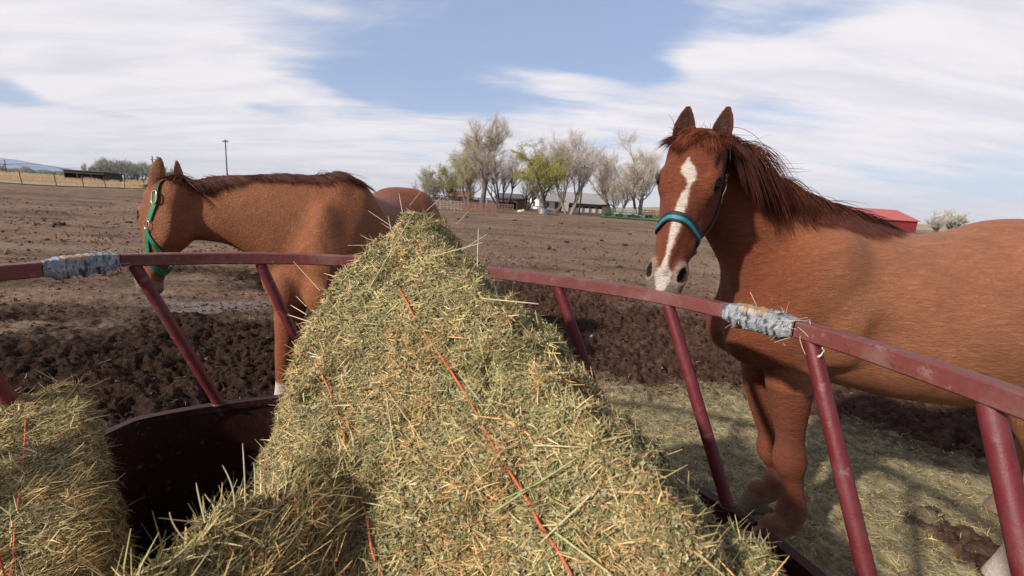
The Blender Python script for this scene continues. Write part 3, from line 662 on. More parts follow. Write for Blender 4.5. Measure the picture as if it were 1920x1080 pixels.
sq = [(-.004, ZR), (tk-.004, ZR), (tk, ZR-.004), (tk, ZR-tk+.004), (tk-.004, ZR-tk), (.004-.004, ZR-tk), (-.004-.0, ZR-tk+.004), (-.008, ZR-tk+.008), (-.008, ZR-.004)]
sq = [(.004, ZR), (tk-.004, ZR), (tk, ZR-.004), (tk, ZR-tk+.004), (tk-.004, ZR-tk), (.004, ZR-tk), (0, ZR-tk+.004), (0, ZR-.004)]
def angat(x, y, z=ZR):
    p = atz(x, y, z); return math.atan2(p[1]-FC[1], p[0]-FC[0])
aT1, aT2 = angat(225, 477.5), angat(1490, 603)      # joints under the tape
cuts = sorted([aT2, aT1 % (2*math.pi), (aT1+2.1) % (2*math.pi)])
for i in range(3):
    a0 = cuts[i]; a1 = cuts[(i+1) % 3]+(2*math.pi if i == 2 else 0)
    ringsweep(a0+.0015, a1-.0015, sq, m_rail, 'top_rail', 90)
# skirt sections: sheet metal with a folded ledge on top
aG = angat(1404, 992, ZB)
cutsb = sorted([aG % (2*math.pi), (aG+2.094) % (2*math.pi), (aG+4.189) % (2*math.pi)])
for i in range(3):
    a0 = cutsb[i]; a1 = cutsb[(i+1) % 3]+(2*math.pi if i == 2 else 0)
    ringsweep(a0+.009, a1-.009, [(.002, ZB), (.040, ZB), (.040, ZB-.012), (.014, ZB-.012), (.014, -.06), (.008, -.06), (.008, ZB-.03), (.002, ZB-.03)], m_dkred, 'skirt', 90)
# slanted bars
bars = [((254, 500), (412, 768)), ((488, 494), None), ((1047, 537), None), ((1243, 573), (1365, 948)), ((1516, 640), None), ((1832, 757), None)]
shift = []
def bar(at_, ab):
    P0 = ringp(A(at_), ZR-tk, .024); P1 = ringp(A(ab), ZB-.001, .021)
    u = np.linspace(0, 1, 5)[:, None]; pts = P0*(1-u)+P1*u
    # bow outward with the ring
    MB().tube(pts, .0215, 14, caps=False).build('bar', m_red, fd, smooth=True)
    MB().tube([P1+A([0, 0, .006]), P1+A([0, 0, .0005])], [.026, .031], 14).build('weld', m_dkred, fd)
A1 = [angat(x, y, ZR-tk) for (x, y), _ in bars]
d1 = angat(412, 768, ZB)-A1[0]; d4 = angat(1365, 948, ZB)-A1[3]
off = lambda a: d1 if a > 1.8 else d4
for (t_, b_), a in zip(bars, A1):
    if b_ is None: bar(a, a+((d1+d4)/2 if 1.2 < a < 1.9 else (d1 if a >= 1.9 else d4)))
    else: bar(a, angat(b_[0], b_[1], ZB))
aL = angat(12, 724, ZB); bar(aL-d1, aL)
step = .38; a = A1[-1]-step
while a > -math.pi-.05+.9: bar(a, a+d4); a -= step
a = aL-d1+step
while a < A1[-1]+2*math.pi-3.0+.35 and a < 3.3+.9: bar(a, a+d1); a += step
# tape wraps round the two joints
def tape(a0, a1, seed, name='tape_wrap', mcol=(.33, .34, .36)):
    rs = np.random.default_rng(seed); n, k = 110, 30; aa = np.linspace(a0, a1, n); V = []; cols = []
    for i, a in enumerate(aa):
        for j in range(k):
            ph = 2*math.pi*j/k; i_ = i*64/110; cx, cz = math.cos(ph), math.sin(ph); q = max(abs(cx), abs(cz)); e = (.75/q+.25)
            wr = .0035+.008*float(fbm2(A(i_*.22), A(j*.35+i_*.3), 3, seed))+.004*abs(math.sin(i_*.5+j*.3+3*float(vn2(A(i_*.1), A(1.), seed))))+.0022*float(vn2(A(i_*1.3), A(j*1.1), seed+5))
            if cz < -.2: wr += .012*float(vn2(A(i*.12), A(3.), seed+3))
            wr = .0012+(wr-.0012)*min(1, 5*i/n, 5*(n-1-i)/n); R_ = (tk/2)*e+wr; V.append(ringp(A(a), ZR-tk/2+cz*R_, tk/2+cx*R_))
            f = float(fbm2(A(i*.22), A(j*.4), 3, seed+9)); dirt = 1 if f > .36 else .25
            c = A(mcol)*(.40+.75*f)*dirt
            if cz > .5 and .35 < i/n < .75: c = A([.38, .27, .17])*(.7+.6*f)
            cols.append(c)
    idx = np.arange(n*k).reshape(n, k); nx = np.roll(idx, -1, 1)
    F = np.stack([idx[:-1], nx[:-1], nx[1:], idx[1:]], -1).reshape(-1, 4)
    o = mk(name, A(V), F, mat('silver_duct_tape', rough=.42, attr=True, vary=.25, vscale=40, bump=.004, bscale=90, spec=.6), fd, cols=A(cols), smooth=False)
    # frayed threads
    nth = 46; P = []; R_ = []
    for _ in range(nth):
        a = rs.uniform(a0, a1) if rs.random() < .6 else (a0 if a0 < a1 else a1)+rs.uniform(-.03, .05)*1.0
        ph = rs.uniform(0, 6.28); base = ringp(A(a), ZR-tk/2+math.sin(ph)*.03, tk/2+math.cos(ph)*.03)
        d = rs.normal(0, .012, 3); d2 = rs.normal(0, .018, 3)+A([0, 0, -.008]); u = np.linspace(0, 1, 7)[:, None]
        P.append(base+d*u*1.6+d2*u**2); R_.append(np.full(7, .0007))
    V, F = tubes(A(P), A(R_), 3); mk('frayed_thread', V, F, mat('white_thread', (.62, .58, .52)), o)
tape(angat(222, 477.5), angat(80, 492.5), 3, mcol=(.30, .33, .38)); tape(angat(1486, 602), angat(1357, 570.5), 8)
p = ringp(A(angat(1548, 618)), ZR-tk-.0, .01)
rs = np.random.default_rng(9); P = [p+A([rs.normal(0, .002)+.002*math.sin(k), rs.normal(0, .002), -.006*k]) for k in range(7)]
MB().tube(P, [.0012, .0012, .0015, .0012, .002, .004, .0012], 6).build('loose_thread', mat('white_thread2', (.65, .6, .52)), fd, smooth=True)
# ================================================================== implicit surfaces
def grid_eval(prims, lo, hi, vox, plane_first=None):
    n = np.ceil((hi-lo)/vox).astype(int)+1; ax = [lo[i]+np.arange(n[i])*vox for i in range(3)]
    D = np.full(n, .25, np.float32)
    for fn, plo, phi, k, op in prims:
        i0 = np.maximum(np.floor((plo-k-2*vox-lo)/vox).astype(int), 0); i1 = np.minimum(np.ceil((phi+k+2*vox-lo)/vox).astype(int)+1, n)
        if (i1 <= i0).any(): continue
        sl_ = tuple(slice(a, b) for a, b in zip(i0, i1))
        P = np.stack(np.meshgrid(*[ax[i][sl_[i]] for i in range(3)], indexing='ij'), -1)
        D[sl_] = comb(D[sl_], fn(P), k, op)
    return D
def comb(a, d, k, op):
    if op == '+':
        h = np.maximum(k-np.abs(a-d), 0)/k; return np.minimum(a, d)-h*h*k*.25
    h = np.maximum(k-np.abs(a+d), 0)/k; return np.maximum(a, -d)+h*h*k*.25
def pts_eval(prims, P):
    D = np.full(P.shape[:-1], .25)
    for fn, plo, phi, k, op in prims: D = comb(D, fn(P), k, op)
    return D
def surface_nets(D, lo, vox):
    S = D < 0; n = A(D.shape)
    def corner(a, b, c): return slice(a, n[0]-1+a), slice(b, n[1]-1+b), slice(c, n[2]-1+c)
    cs = [(a, b, c) for a in (0, 1) for b in (0, 1) for c in (0, 1)]
    cnt = sum(S[corner(*c)].astype(np.int8) for c in cs); act = np.argwhere((cnt > 0) & (cnt < 8))
    vid = -np.ones(tuple(n-1), np.int32); vid[tuple(act.T)] = np.arange(len(act))
    vals = {c: D[tuple((act+A(c)).T)].astype(float) for c in cs}; acc = np.zeros((len(act), 3)); w_ = np.zeros(len(act))
    for c in cs:
        for ax in range(3):
            if c[ax]: continue
            d = list(c); d[ax] = 1; d = tuple(d); a, b = vals[c], vals[d]; x = (a < 0) != (b < 0)
            t = np.where(x, a/(a-b+1e-12), 0); p = np.tile(A(c, float), (len(act), 1)); p[:, ax] += t
            acc += p*x[:, None]; w_ += x
    V = lo+(act+acc/w_[:, None])*vox; Fs = []
    for ax in range(3):
        s0 = [slice(None)]*3; s1 = [slice(None)]*3; s0[ax] = slice(0, -1); s1[ax] = slice(1, None)
        a, b = S[tuple(s0)], S[tuple(s1)]; e = np.argwhere(a != b); u, v = (ax+1) % 3, (ax+2) % 3
        e = e[(e[:, u] > 0) & (e[:, v] > 0) & (e[:, u] < n[u]-1) & (e[:, v] < n[v]-1)]
        o = lambda du, dv: vid[tuple((e-np.eye(3, dtype=int)[u]*du-np.eye(3, dtype=int)[v]*dv).T)]
        q = np.stack([o(1, 1), o(0, 1), o(0, 0), o(1, 0)], -1); f = a[tuple(e.T)]
        q[~f] = q[~f][:, ::-1]; Fs.append(q)
    F = np.concatenate(Fs); return V, F[(F >= 0).all(1)]
def p_ell(c, r, R=None, k=.03, op='+'):
    c = A(c, float); r = A(r, float); R = np.eye(3) if R is None else A(R, float); rm = np.abs(R.T)@r if R is not None else r
    def fn(P):
        q = (P-c)@R.T; k1 = np.linalg.norm(q/r, axis=-1); k2 = np.linalg.norm(q/(r*r), axis=-1)+1e-9; return k1*(k1-1)/k2
    return fn, c-rm, c+rm, k, op
def p_cone(a, b, r1, r2, k=.03, op='+'):
    a, b = A(a, float), A(b, float); ab = b-a; L2 = ab@ab; rm = max(r1, r2)
    def fn(P):
        t = np.clip(((P-a)@ab)/L2, 0, 1); return np.linalg.norm(P-a-t[..., None]*ab, axis=-1)-(r1+(r2-r1)*t)
    return fn, np.minimum(a, b)-rm, np.maximum(a, b)+rm, k, op
def chain(pts, rad, k=.03):
    """smooth limb through joints"""
    pts = A(pts, float); rad = A(rad, float); n = len(pts); out = []
    t = np.linspace(0, n-1, (n-1)*3+1); sp_ = lambda y: herm(np.arange(n), y, t)
    P = np.stack([sp_(pts[:, i]) for i in range(3)], 1); R = sp_(rad)
    return [p_cone(P[i], P[i+1], R[i], R[i+1], k if i == 0 else .012) for i in range(len(P)-1)]
def herm(x, y, t):
    x = A(x, float); y = A(y, float); s_ = np.diff(y)/np.diff(x); m = np.concatenate([[s_[0]], np.where(s_[:-1]*s_[1:] > 0, 2*s_[:-1]*s_[1:]/(s_[:-1]+s_[1:]+1e-12), 0), [s_[-1]]])
    i = np.clip(np.searchsorted(x, t, 'right')-1, 0, len(x)-2); h = x[i+1]-x[i]; u = (t-x[i])/h
    return (2*u**3-3*u**2+1)*y[i]+(u**3-2*u**2+u)*h*m[i]+(-2*u**3+3*u**2)*y[i+1]+(u**3-u**2)*h*m[i+1]
def p_tube(O, L, U, st, k=.04, op='+', egg=0., ex=2.0):
    """st rows: s, centre_u, half_u, centre_w, half_w"""
    O = A(O, float); L = unit(L); U = unit(A(U)-L*(A(U)@L)); Wv = np.cross(L, U); st = A(st, float)
    s = st[:, 0]; ss = np.linspace(s[0], s[-1], 80); tb = [herm(s, st[:, j], ss) for j in (1, 2, 3, 4)]
    def fn(P):
        q = P-O; a = q@L; u = q@U; w_ = q@Wv; ac = np.clip(a, s[0], s[-1]); cu, hu, cw, hw = [np.interp(ac, ss, t) for t in tb]
        du = (u-cu)/hu; hw = hw*(1+egg*np.clip(du, -1, 1)); dw = (w_-cw)/hw
        kk = (np.abs(du)**ex+np.abs(dw)**ex)**(1/ex) if ex != 2 else np.sqrt(du*du+dw*dw)
        d = (kk-1)*np.minimum(hu, hw); e = np.abs(a-ac); return np.where(e > 0, np.sqrt(np.maximum(d, 0)**2+e*e)+np.minimum(d, 0)*.0, d)
    pts = A([O+L*a+U*(cu+i*hu)+Wv*(cw+j*hw*1.3) for a, cu, hu, cw, hw in zip(ss, *tb) for i in (-1, 1) for j in (-1, 1)])
    return fn, pts.min(0), pts.max(0), k, op
def p_poly(planes, noise=None, rnd=.03, lo=None, hi=None):
    """convex body: planes (point, outward normal)"""
    pl = [(A(p, float), unit(n_)) for p, n_ in planes]
    def fn(P):
        d = None
        for p, n_ in pl:
            e = (P-p)@n_; d = e if d is None else np.maximum(d, e)+np.maximum(rnd-np.abs(d-e), 0)**2/rnd*.25
        return d-(noise(P) if noise is not None else 0)
    return fn, A(lo, float), A(hi, float), .02, '+'
# ================================================================== hay
HAYC = A([[.46, .35, .17], [.58, .48, .27], [.25, .27, .10], [.33, .30, .13], [.27, .18, .09], [.48, .28, .12], [.38, .34, .16], [.20, .23, .09]])
HAYW = A([.30, .16, .06, .15, .11, .06, .13, .03])
m_hay = mat('hay_stalks', attr=True, rough=.75, spec=.25, vary=.12, vscale=200)
m_twine = mat('orange_twine', (.62, .13, .05), rough=.6, vary=.25, vscale=300, bump=.0006, bscale=900)
def sample_tris(V, F, n, weight=None, rs=RNG):
    T = np.concatenate([F[:, [0, 1, 2]], F[:, [0, 2, 3]]]); a, b, c = V[T[:, 0]], V[T[:, 1]], V[T[:, 2]]
    N = np.cross(b-a, c-a); ar = np.linalg.norm(N, axis=1); N /= ar[:, None]+1e-15; cen = (a+b+c)/3; w_ = ar*(weight(cen, N) if weight is not None else 1)
    i = rs.choice(len(T), n, p=w_/w_.sum()); r1 = np.sqrt(rs.random(n))[:, None]; r2 = rs.random(n)[:, None]
    return a[i]*(1-r1)+b[i]*r1*(1-r2)+c[i]*r1*r2, N[i]
def vis_weight(cen, N):
    v = CAM-cen; d = np.linalg.norm(v, axis=1); f = (N*v).sum(1)/d; q = (cen-CAM)@FW
    return np.clip(f+.25, .03, 1)/np.maximum(d, .35)**1.3*np.where(q > 0, 1, .15)
def hay_strands(P, N, bias, blen=(.02, .09), width=(.0012, .0028), lift=.25, spread=.8, rs=RNG, K=4, tint=1.0, curl=.25):
    n = len(P); t1 = np.cross(N, A(bias)); bad = np.linalg.norm(t1, axis=1) < 1e-3
    t = A(bias)-N*(N@A(bias))[:, None]; t /= np.linalg.norm(t, axis=1, keepdims=True)+1e-9; b = np.cross(N, t)
    an = rs.normal(0, spread, n)+np.where(rs.random(n) < .25, rs.uniform(-1.6, 1.6, n), 0)
    d = t*np.cos(an)[:, None]+b*np.sin(an)[:, None]+N*(np.abs(rs.normal(0, lift, n))*np.where(rs.random(n) < .15, -1, 1))[:, None]
    d *= np.where(rs.random(n) < .5, -1, 1)[:, None]*1.0; d = np.where(((d*N).sum(1) < -.15)[:, None], -d, d); d /= np.linalg.norm(d, axis=1, keepdims=True)
    L = rs.uniform(*blen, n)*np.exp(rs.normal(0, .35, n)); u = np.linspace(-.35, .65, K)
    cr = rs.normal(0, curl, (n, 3)); Q = P[:, None]+(d[:, None]*u[None, :, None]+cr[:, None]*(u**2)[None, :, None])*L[:, None, None]+N[:, None]*.002
    wd = np.cross(d, N)+rs.normal(0, .45, (n, 3)); wd -= d*(wd*d).sum(1)[:, None]; wd /= np.linalg.norm(wd, axis=1, keepdims=True)+1e-9
    wv = rs.uniform(*width, n)*np.exp(rs.normal(0, .25, n)); W2 = wv[:, None]*np.interp(u, [-.35, -.2, .4, .65], [.7, 1, .9, .35])[None]
    V, F = ribbons(Q, wd, W2); ci = rs.choice(len(HAYC), n, p=HAYW/HAYW.sum()); c = HAYC[ci]*(.56+.85*rs.random(n))[:, None]*tint; pn = fbm3(P*11, 3, 12)[:, None]; c = c*(.70+.60*fbm3(P*27, 2, 15))[:, None]*(1+(A([1.16, .98, .80])-1)*sstep(pn, .5, .66)+(A([.88, .97, .88])-1)*sstep(pn, .5, .36))
    lum = c.mean(1, keepdims=True); c = c*.66+lum*A([1.22, 1.04, .66])*.34
    c = c*np.where(rs.random(n) < .22, .45, 1.10)[:, None]*A([1.12, 1.02, .88])
    return V, F, np.repeat(c, 2*K, 0)
def crumbs(P, N, size, rs=RNG, tint=1.0):
    n = len(P); a = rs.normal(0, 1, (n, 3)); a /= np.linalg.norm(a, axis=1, keepdims=True); b = np.cross(a, rs.normal(0, 1, (n, 3))); b /= np.linalg.norm(b, axis=1, keepdims=True)
    s_ = rs.uniform(*size, n)[:, None]; c0 = P+N*rs.uniform(0, .008, n)[:, None]; cr = np.cross(a, b)*s_*rs.uniform(-.6, .6, n)[:, None]
    V = np.stack([c0-a*s_, c0+b*s_*.55+cr, c0+a*s_, c0-b*s_*.55+cr], 1).reshape(-1, 3)
    cc = A([[.25, .29, .12], [.33, .33, .17], [.42, .36, .20], [.20, .23, .10], [.46, .42, .26]])[rs.integers(0, 5, n)]*(.6+.7*rs.random(n))[:, None]*tint
    return V, np.arange(4*n).reshape(-1, 4), np.repeat(cc, 4, 0)
def hay_body(name, label, cat, prims, lo, hi, vox, n, bias, ncr=0, group=None, weight=vis_weight, extra=None, tint=1.0, **kw):
    D = grid_eval(prims, A(lo, float), A(hi, float), vox); V, F = surface_nets(D, A(lo, float), vox)
    base = A([(lo[0]+hi[0])/2, (lo[1]+hi[1])/2, V[:, 2].min()]); t = thing(name, label, cat, base, group)
    P, N = sample_tris(V, F, n, weight); V1, F1, C1 = hay_strands(P, N, bias, tint=tint, **kw)
    nb = fbm3(V*55, 3, 5); cb = A([.15, .12, .065])*(.25+1.1*nb)[:, None]*tint
    mb = MB(); mb.add(V, F); mb.add(V1, F1); cols = [cb, C1]
    if ncr:
        P2, N2 = sample_tris(V, F, ncr, weight); v, f, c = crumbs(P2, N2, (.002, .007), tint=tint); mb.add(v, f); cols.append(c)
    if extra is not None:
        v, f, c = extra; mb.add(v, f); cols.append(c)
    mb.build('hay', m_hay, t, cols=np.concatenate(cols))
    return t, V, F
def lump(sc1=14, a1=.03, sc2=40, a2=.012):
    return lambda P: a1*(fbm3(P*sc1, 2, 3)-.5)+a2*(vn3(P*sc2, 8)-.5)
def on_surf(prims, p, d, far=.4):
    """march from p+d*far towards -d until the surface"""
    t = np.linspace(far, -far, 600)[:, None]; D = pts_eval(prims, p+t*d); i = np.argmax(D < 0); return p+t[i]*d
# --- the big leaning bale
bd = ray(332, -144); P1 = atr(762, 400, 1.40); q = ray(562, 598); tt = ((P1-CAM)@bd)/(q@bd); P2 = CAM+q*tt
bu = unit(P2-P1); bn_ = unit(np.cross(bd, bu))
def onA(x, y, off=0.):
    r = ray(x, y); return CAM+r*(((P1+bn_*off-CAM)@bn_)/(r@bn_))
def plane3(a, b, c, side):
    n_ = unit(np.cross(b-a, c-a)); return (a, n_ if n_@(side-a) > 0 else -n_)
G0, G1 = onA(796, 420), onA(1235, 935)
S0, S1 = CAM+(onA(868, 430)-CAM)*1.0+bn_*-.07, None
def beyond(x, y, dd): r = onA(x, y); return r+unit(r-CAM)*dd
S0 = beyond(872, 462, .22); S1 = beyond(1398, 1020, .20); Sm = beyond(1102, 705, .2)
cenb = P1-bd*.5+bu*.25-bn_*.25
out = lambda c: cenb+(c-cenb)*5
plA = (P1, bn_)
plR = plane3(G0, G1, (S0+S1)/2, out(Sm))
e1, e2 = beyond(842, 430, .22), beyond(1430, 1050, .20)
plB = (e1, unit(np.cross(e2-e1, A([.15, .1, -1]))*1.0)); 
if plB[1]@(cenb-e1) > 0: plB = (plB[0], -plB[1])
plE = (P1, bd)
L0, L1 = onA(566, 602), onA(570, 800); Lc = beyond(532, 868, .20)
plL = plane3(L0, L1, Lc, out(L0))
def nz_(P):
    q = A([P@bd, P@bu, P@bn_]).transpose(*range(1, P.ndim), 0) if P.ndim > 1 else A([P@bd, P@bu, P@bn_])
    return .032*(fbm3(P*9, 2, 3)-.5)+.046*(fbm3(q*A([22, 8, 11]), 3, 6)-.5)+.028*(vn3(P*34, 8)-.5)
main_pr = [p_poly([plA, plR, plB, plE, plL, (A([0, 0, .05]), A([0, 0, -1])), (CAM-bd*.05+A([0, 0, 0]), A([.2, -.9, 0])), ], nz_, .032, (-1.4, -.1, 0), (.9, 1.9, 1.55))]
rsx = np.random.default_rng(77)
def singles(specs, rs):
    """long individual stalks: (start, end, sag, width, colour)"""
    Q = []; W_ = []; C_ = []; D_ = []
    for a, b, sg, wd_, c in specs:
        a, b = A(a), A(b); u = np.linspace(0, 1, 8)[:, None]; sgv = A(sg)
        Q.append(a*(1-u)+b*u+sgv*(u*(1-u)*4)); W_.append(.72*wd_*np.interp(u[:, 0], [0, .8, 1], [1, .9, .5])); C_.append(np.tile(A(c), (8*4, 1)))
    V, F = tubes(A(Q), A(W_)/2, 4); return V, F, np.concatenate(C_)
straw = (.58, .50, .30); grn = (.30, .33, .14); tan = (.52, .38, .20)
sg = []
def sA(x1, y1, x2, y2, off1, off2, c, w_=.0026, sag=(0, 0, 0)): sg.append((onA(x1, y1, off1), onA(x2, y2, off2), sag, w_, c))
sA(1165, 470+0, 1090, 585, .02, .02, straw) if 0 else None
for a in [(960, 610, 865, 790, .012, .02, grn, .004), (925, 960, 1080, 860, .015, .03, grn, .0065), (935, 940, 1012, 905, .02, .03, grn, .004), (780, 530, 830, 690, .01, .02, grn, .0025), (723, 735, 745, 875, .012, .015, straw, .003),
          (720, 725, 795, 830, .012, .015, tan, .003), (1105, 930, 1010, 1020, .02, .03, straw, .004), (870, 840, 915, 925, .012, .02, straw, .0028), (1000, 835, 1085, 838, .02, .02, straw, .004), (1030, 990, 1150, 1080, .02, .03, (.45, .42, .18), .006),
          (745, 560, 680, 650, .01, .015, grn, .0028), (860, 700, 905, 760, .015, .02, straw, .0022), (640, 640, 610, 720, .01, .01, straw, .0022), (905, 560, 1010, 570, .02, .02, straw, .004), (650, 790, 690, 900, .01, .012, straw, .002),
          (690, 545, 775, 400, .01, .05, straw, .0028), (768, 385, 795, 352, 0, .03, straw, .003), (755, 400, 748, 362, 0, .02, straw, .0025), (800, 395, 830, 368, 0, .02, straw, .003), (855, 420, 880, 395, 0, .03, (.55, .45, .25), .003), (815, 480, 905, 455, .02, .04, straw, .0035), (865, 470, 915, 438, .02, .05, straw, .003),
          (735, 425, 690, 395, 0, .01, straw, .002), (720, 460, 652, 460, .0, .01, straw, .0022), (700, 480, 650, 490, 0, 0, straw, .0022), (700, 470, 660, 478, 0, 0, straw, .002), (600, 545, 550, 490, .0, .01, straw, .0022), (735, 440, 728, 405, 0, .01, (.5, .4, .3), .003),
          (575, 590, 545, 572, 0, .01, straw, .004), (585, 605, 540, 590, 0, .01, straw, .0045), (575, 575, 555, 555, 0, .01, straw, .003), (612, 672, 582, 668, .01, .015, (.75, .72, .6), .006), (614, 672, 575, 660, .01, .02, (.7, .66, .5), .003)]: sA(*a)
for (x, y, x2, y2) in [(895, 500, 897, 428)]: sg.append((beyond(x, y, .02), beyond(x2, y2, .02), (0, 0, 0), .0032, (.6, .52, .36)))
if not os.environ.get('NOHAY'):
    bt, BV, BF = hay_body('hay_bale', 'big leaning hay bale in the centre with two orange twines', 'hay bale', main_pr, (-1.5, -.15, 0), (1.0, 1.95, 1.6), .0125,
        150000, unit(bu*.75+bd*.5), ncr=90000, group='hay bales in the round feeder', extra=singles(sg, rsx), blen=(.013, .050), lift=.20, spread=.75, width=(.0011, .0025))
    def twine(pts, parent, prims, nrm, r=.0021, n=60, sink=None, name='twine'):
        pts = A(pts); t = np.linspace(0, len(pts)-1, n); P = np.stack([herm(np.arange(len(pts)), pts[:, i], t) for i in range(3)], 1)
        Q = A([on_surf(prims, p, nrm, .12) for p in P]); k = 9; Qs = np.stack([np.convolve(np.pad(Q[:, i], k//2, 'edge'), np.ones(k)/k, 'valid') for i in range(3)], 1)
        Qs = Qs+nrm*(.016-.016*fbm2(np.linspace(0, 9, n), np.zeros(n), 3, 44))[:, None]
        if sink is not None: Qs = Qs-nrm*np.interp(np.linspace(0, 1, n), *sink)[:, None]
        MB().tube(Qs, r, 8).build(name, m_twine, parent, smooth=True)
    twine([onA(747, 535), onA(775, 580), onA(812, 642), onA(905, 792), onA(985, 922), onA(1040, 1010), onA(1100, 1115)], bt, main_pr, bn_, .0026, sink=([0, .08, .1, .14, 1], [.008, .008, .003, 0, 0]))
    twine([onA(602, 672), onA(622, 725), onA(650, 820), onA(685, 930), onA(712, 1030), onA(738, 1120)], bt, main_pr, bn_, .0024, sink=([0, .05, .3, .36, .42, 1], [0, 0, 0, .008, 0, 0]))
    # --- left bale
    zt = .70; cA = atz(152, 716, zt); cB = atz(118, 1010, zt); cdir = unit(A([cB[0]-cA[0], cB[1]-cA[1], 0])); rn = A([-cdir[1], cdir[0], 0]); rn = rn if rn[0] > 0 else -rn
    left_pr = [p_poly([(cA, (0.03, -.12, 1)), (cA+rn*.012, unit(rn+A([0, 0, .10]))), (cA+rn*.02, -cdir), (A([0, 0, .04]), (0, 0, -1)), (cA-rn*.5, -rn), (cA+cdir*.95, cdir)], lump(11, .045, 34, .022), .035, (-2.0, -.2, 0), (-.3, 2.0, .95))]
    lt, LV, LF = hay_body('hay_bale', 'squarish hay bale in the lower left with one faint orange twine', 'hay bale', left_pr, (-2.0, -.3, 0), (-.2, 2.0, .95), .014,
        60000, unit(A([.9, .3, .1])), ncr=25000, group='hay bales in the round feeder', blen=(.014, .065), lift=.26, spread=.75, width=(.0011, .0025))
    tw = [atz(47, 770, zt+.0), atz(40, 830, zt), atz(24, 920, zt), atz(8, 1000, zt), atz(-4, 1070, zt)]
    twine(tw, lt, left_pr, A([0, 0, 1.]), .0018)
    # --- loose broken hay heap at the front
    hp = [atr(560, 905, .95), atr(470, 960, .88), atr(385, 1010, .82), atr(300, 1065, .78), atr(600, 1010, .82), atr(480, 1080, .75), atr(250, 1130, .75)]
    nzh = lump(12, .06, 36, .022)
    Hh = [atr(232, 1068, .88), atr(548, 884, 1.06), atr(470, 1098, .78)]
    tpn = np.cross(Hh[1]-Hh[0], Hh[2]-Hh[0]); tpn = tpn if tpn[2] > 0 else -tpn; e_ = Hh[1]-Hh[0]; fn_ = np.cross(e_, A([0, 0, 1.])); fn_ = fn_ if fn_[1] > 0 else -fn_
    heap = [p_poly([(Hh[0], tpn), (Hh[0], unit(fn_)+A([0, 0, .25])), (A([0, 0, .04]), (0, 0, -1)), (Hh[0]-unit(e_)*.02, -unit(e_)+A([0, 0, .1])), (atr(590, 940, 1.0), (.8, -.35, .75)), (A([0, .22, 0]), (0, -1, 0))], nzh, .045, (-1.4, .1, 0), (.15, 1.4, 1.1))]
    spk = []
    for x1, y1, x2, y2, r_ in [(460, 915, 455, 832, .90), (440, 925, 417, 872, .88), (478, 905, 476, 868, .92), (385, 955, 368, 905, .86), (345, 985, 318, 960, .84), (500, 905, 480, 880, .94)]:
        spk.append((atr(x1, y1+25, r_), atr(x2, y2, r_+.0), (rsx.normal(0, .002), 0, 0), .0028, straw if rsx.random() < .6 else tan))
    ht, HV, HF = hay_body('loose_hay_heap', 'loose frayed heap of hay spilling at the bottom between the bales', 'hay heap', heap, (-1.45, .05, 0), (.2, 1.45, 1.15), .0125,
        45000, unit(A([.3, .6, .5])), ncr=22000, extra=singles(spk, rsx), blen=(.02, .075), lift=.50, spread=.9, width=(.0014, .0028), curl=.35)
# --- floor of the feeder: dark trampled remnants
rs = np.random.default_rng(17); n = 2500; a = rs.uniform(0, 6.283, n); r = np.sqrt(rs.random(n))*(planr(a)-.03)
P = np.stack([FC[0]+r*np.cos(a), FC[1]+r*np.sin(a), .015+0*a], 1); v, f, c = hay_strands(P, np.tile(A([0, 0, 1.]), (n, 1)), A([1, .3, 0]), blen=(.03, .1), lift=.3, spread=1.5, rs=rs, tint=.28)
kind(mk('trampled_hay', v, f, m_hay, cols=c), 'stuff')
# --- litter on the ground round the feeder
def litter():
    rs = np.random.default_rng(19); n = 330000; x = rs.uniform(-3.6, 5.2, n); y = rs.uniform(.6, 6.4, n); r = np.hypot(x-FC[0], y-FC[1]); ok = r > 1.45
    h, churn, hay, wet_sheen, n_, n2, *_ = gheight(x, y)
    pr = hay*.85+.10*sstep(3.2-r, 0, 1.4)*sstep(n2, .45, .6)+.012+.05*sstep(2.6-r, 0, 1.0)*(x < .2); ok &= rs.random(n) < pr*np.clip(1.3-.22*(np.hypot(x, y)-1.5), .25, 1)
    x, y, h = x[ok], y[ok], h[ok]; P = np.stack([x, y, h+.003], 1); N = np.tile(A([0, 0, 1.]), (len(x), 1))
    v, f, c = hay_strands(P, N, A([1, .5, 0]), blen=(.012, .055), width=(.0010, .0022), lift=.22, spread=1.3, rs=rs, K=3, tint=1.12)
    c *= A([.92, 1.0, .9]); kind(mk('hay_litter', v, f, m_hay, cols=c), 'stuff')
litter()
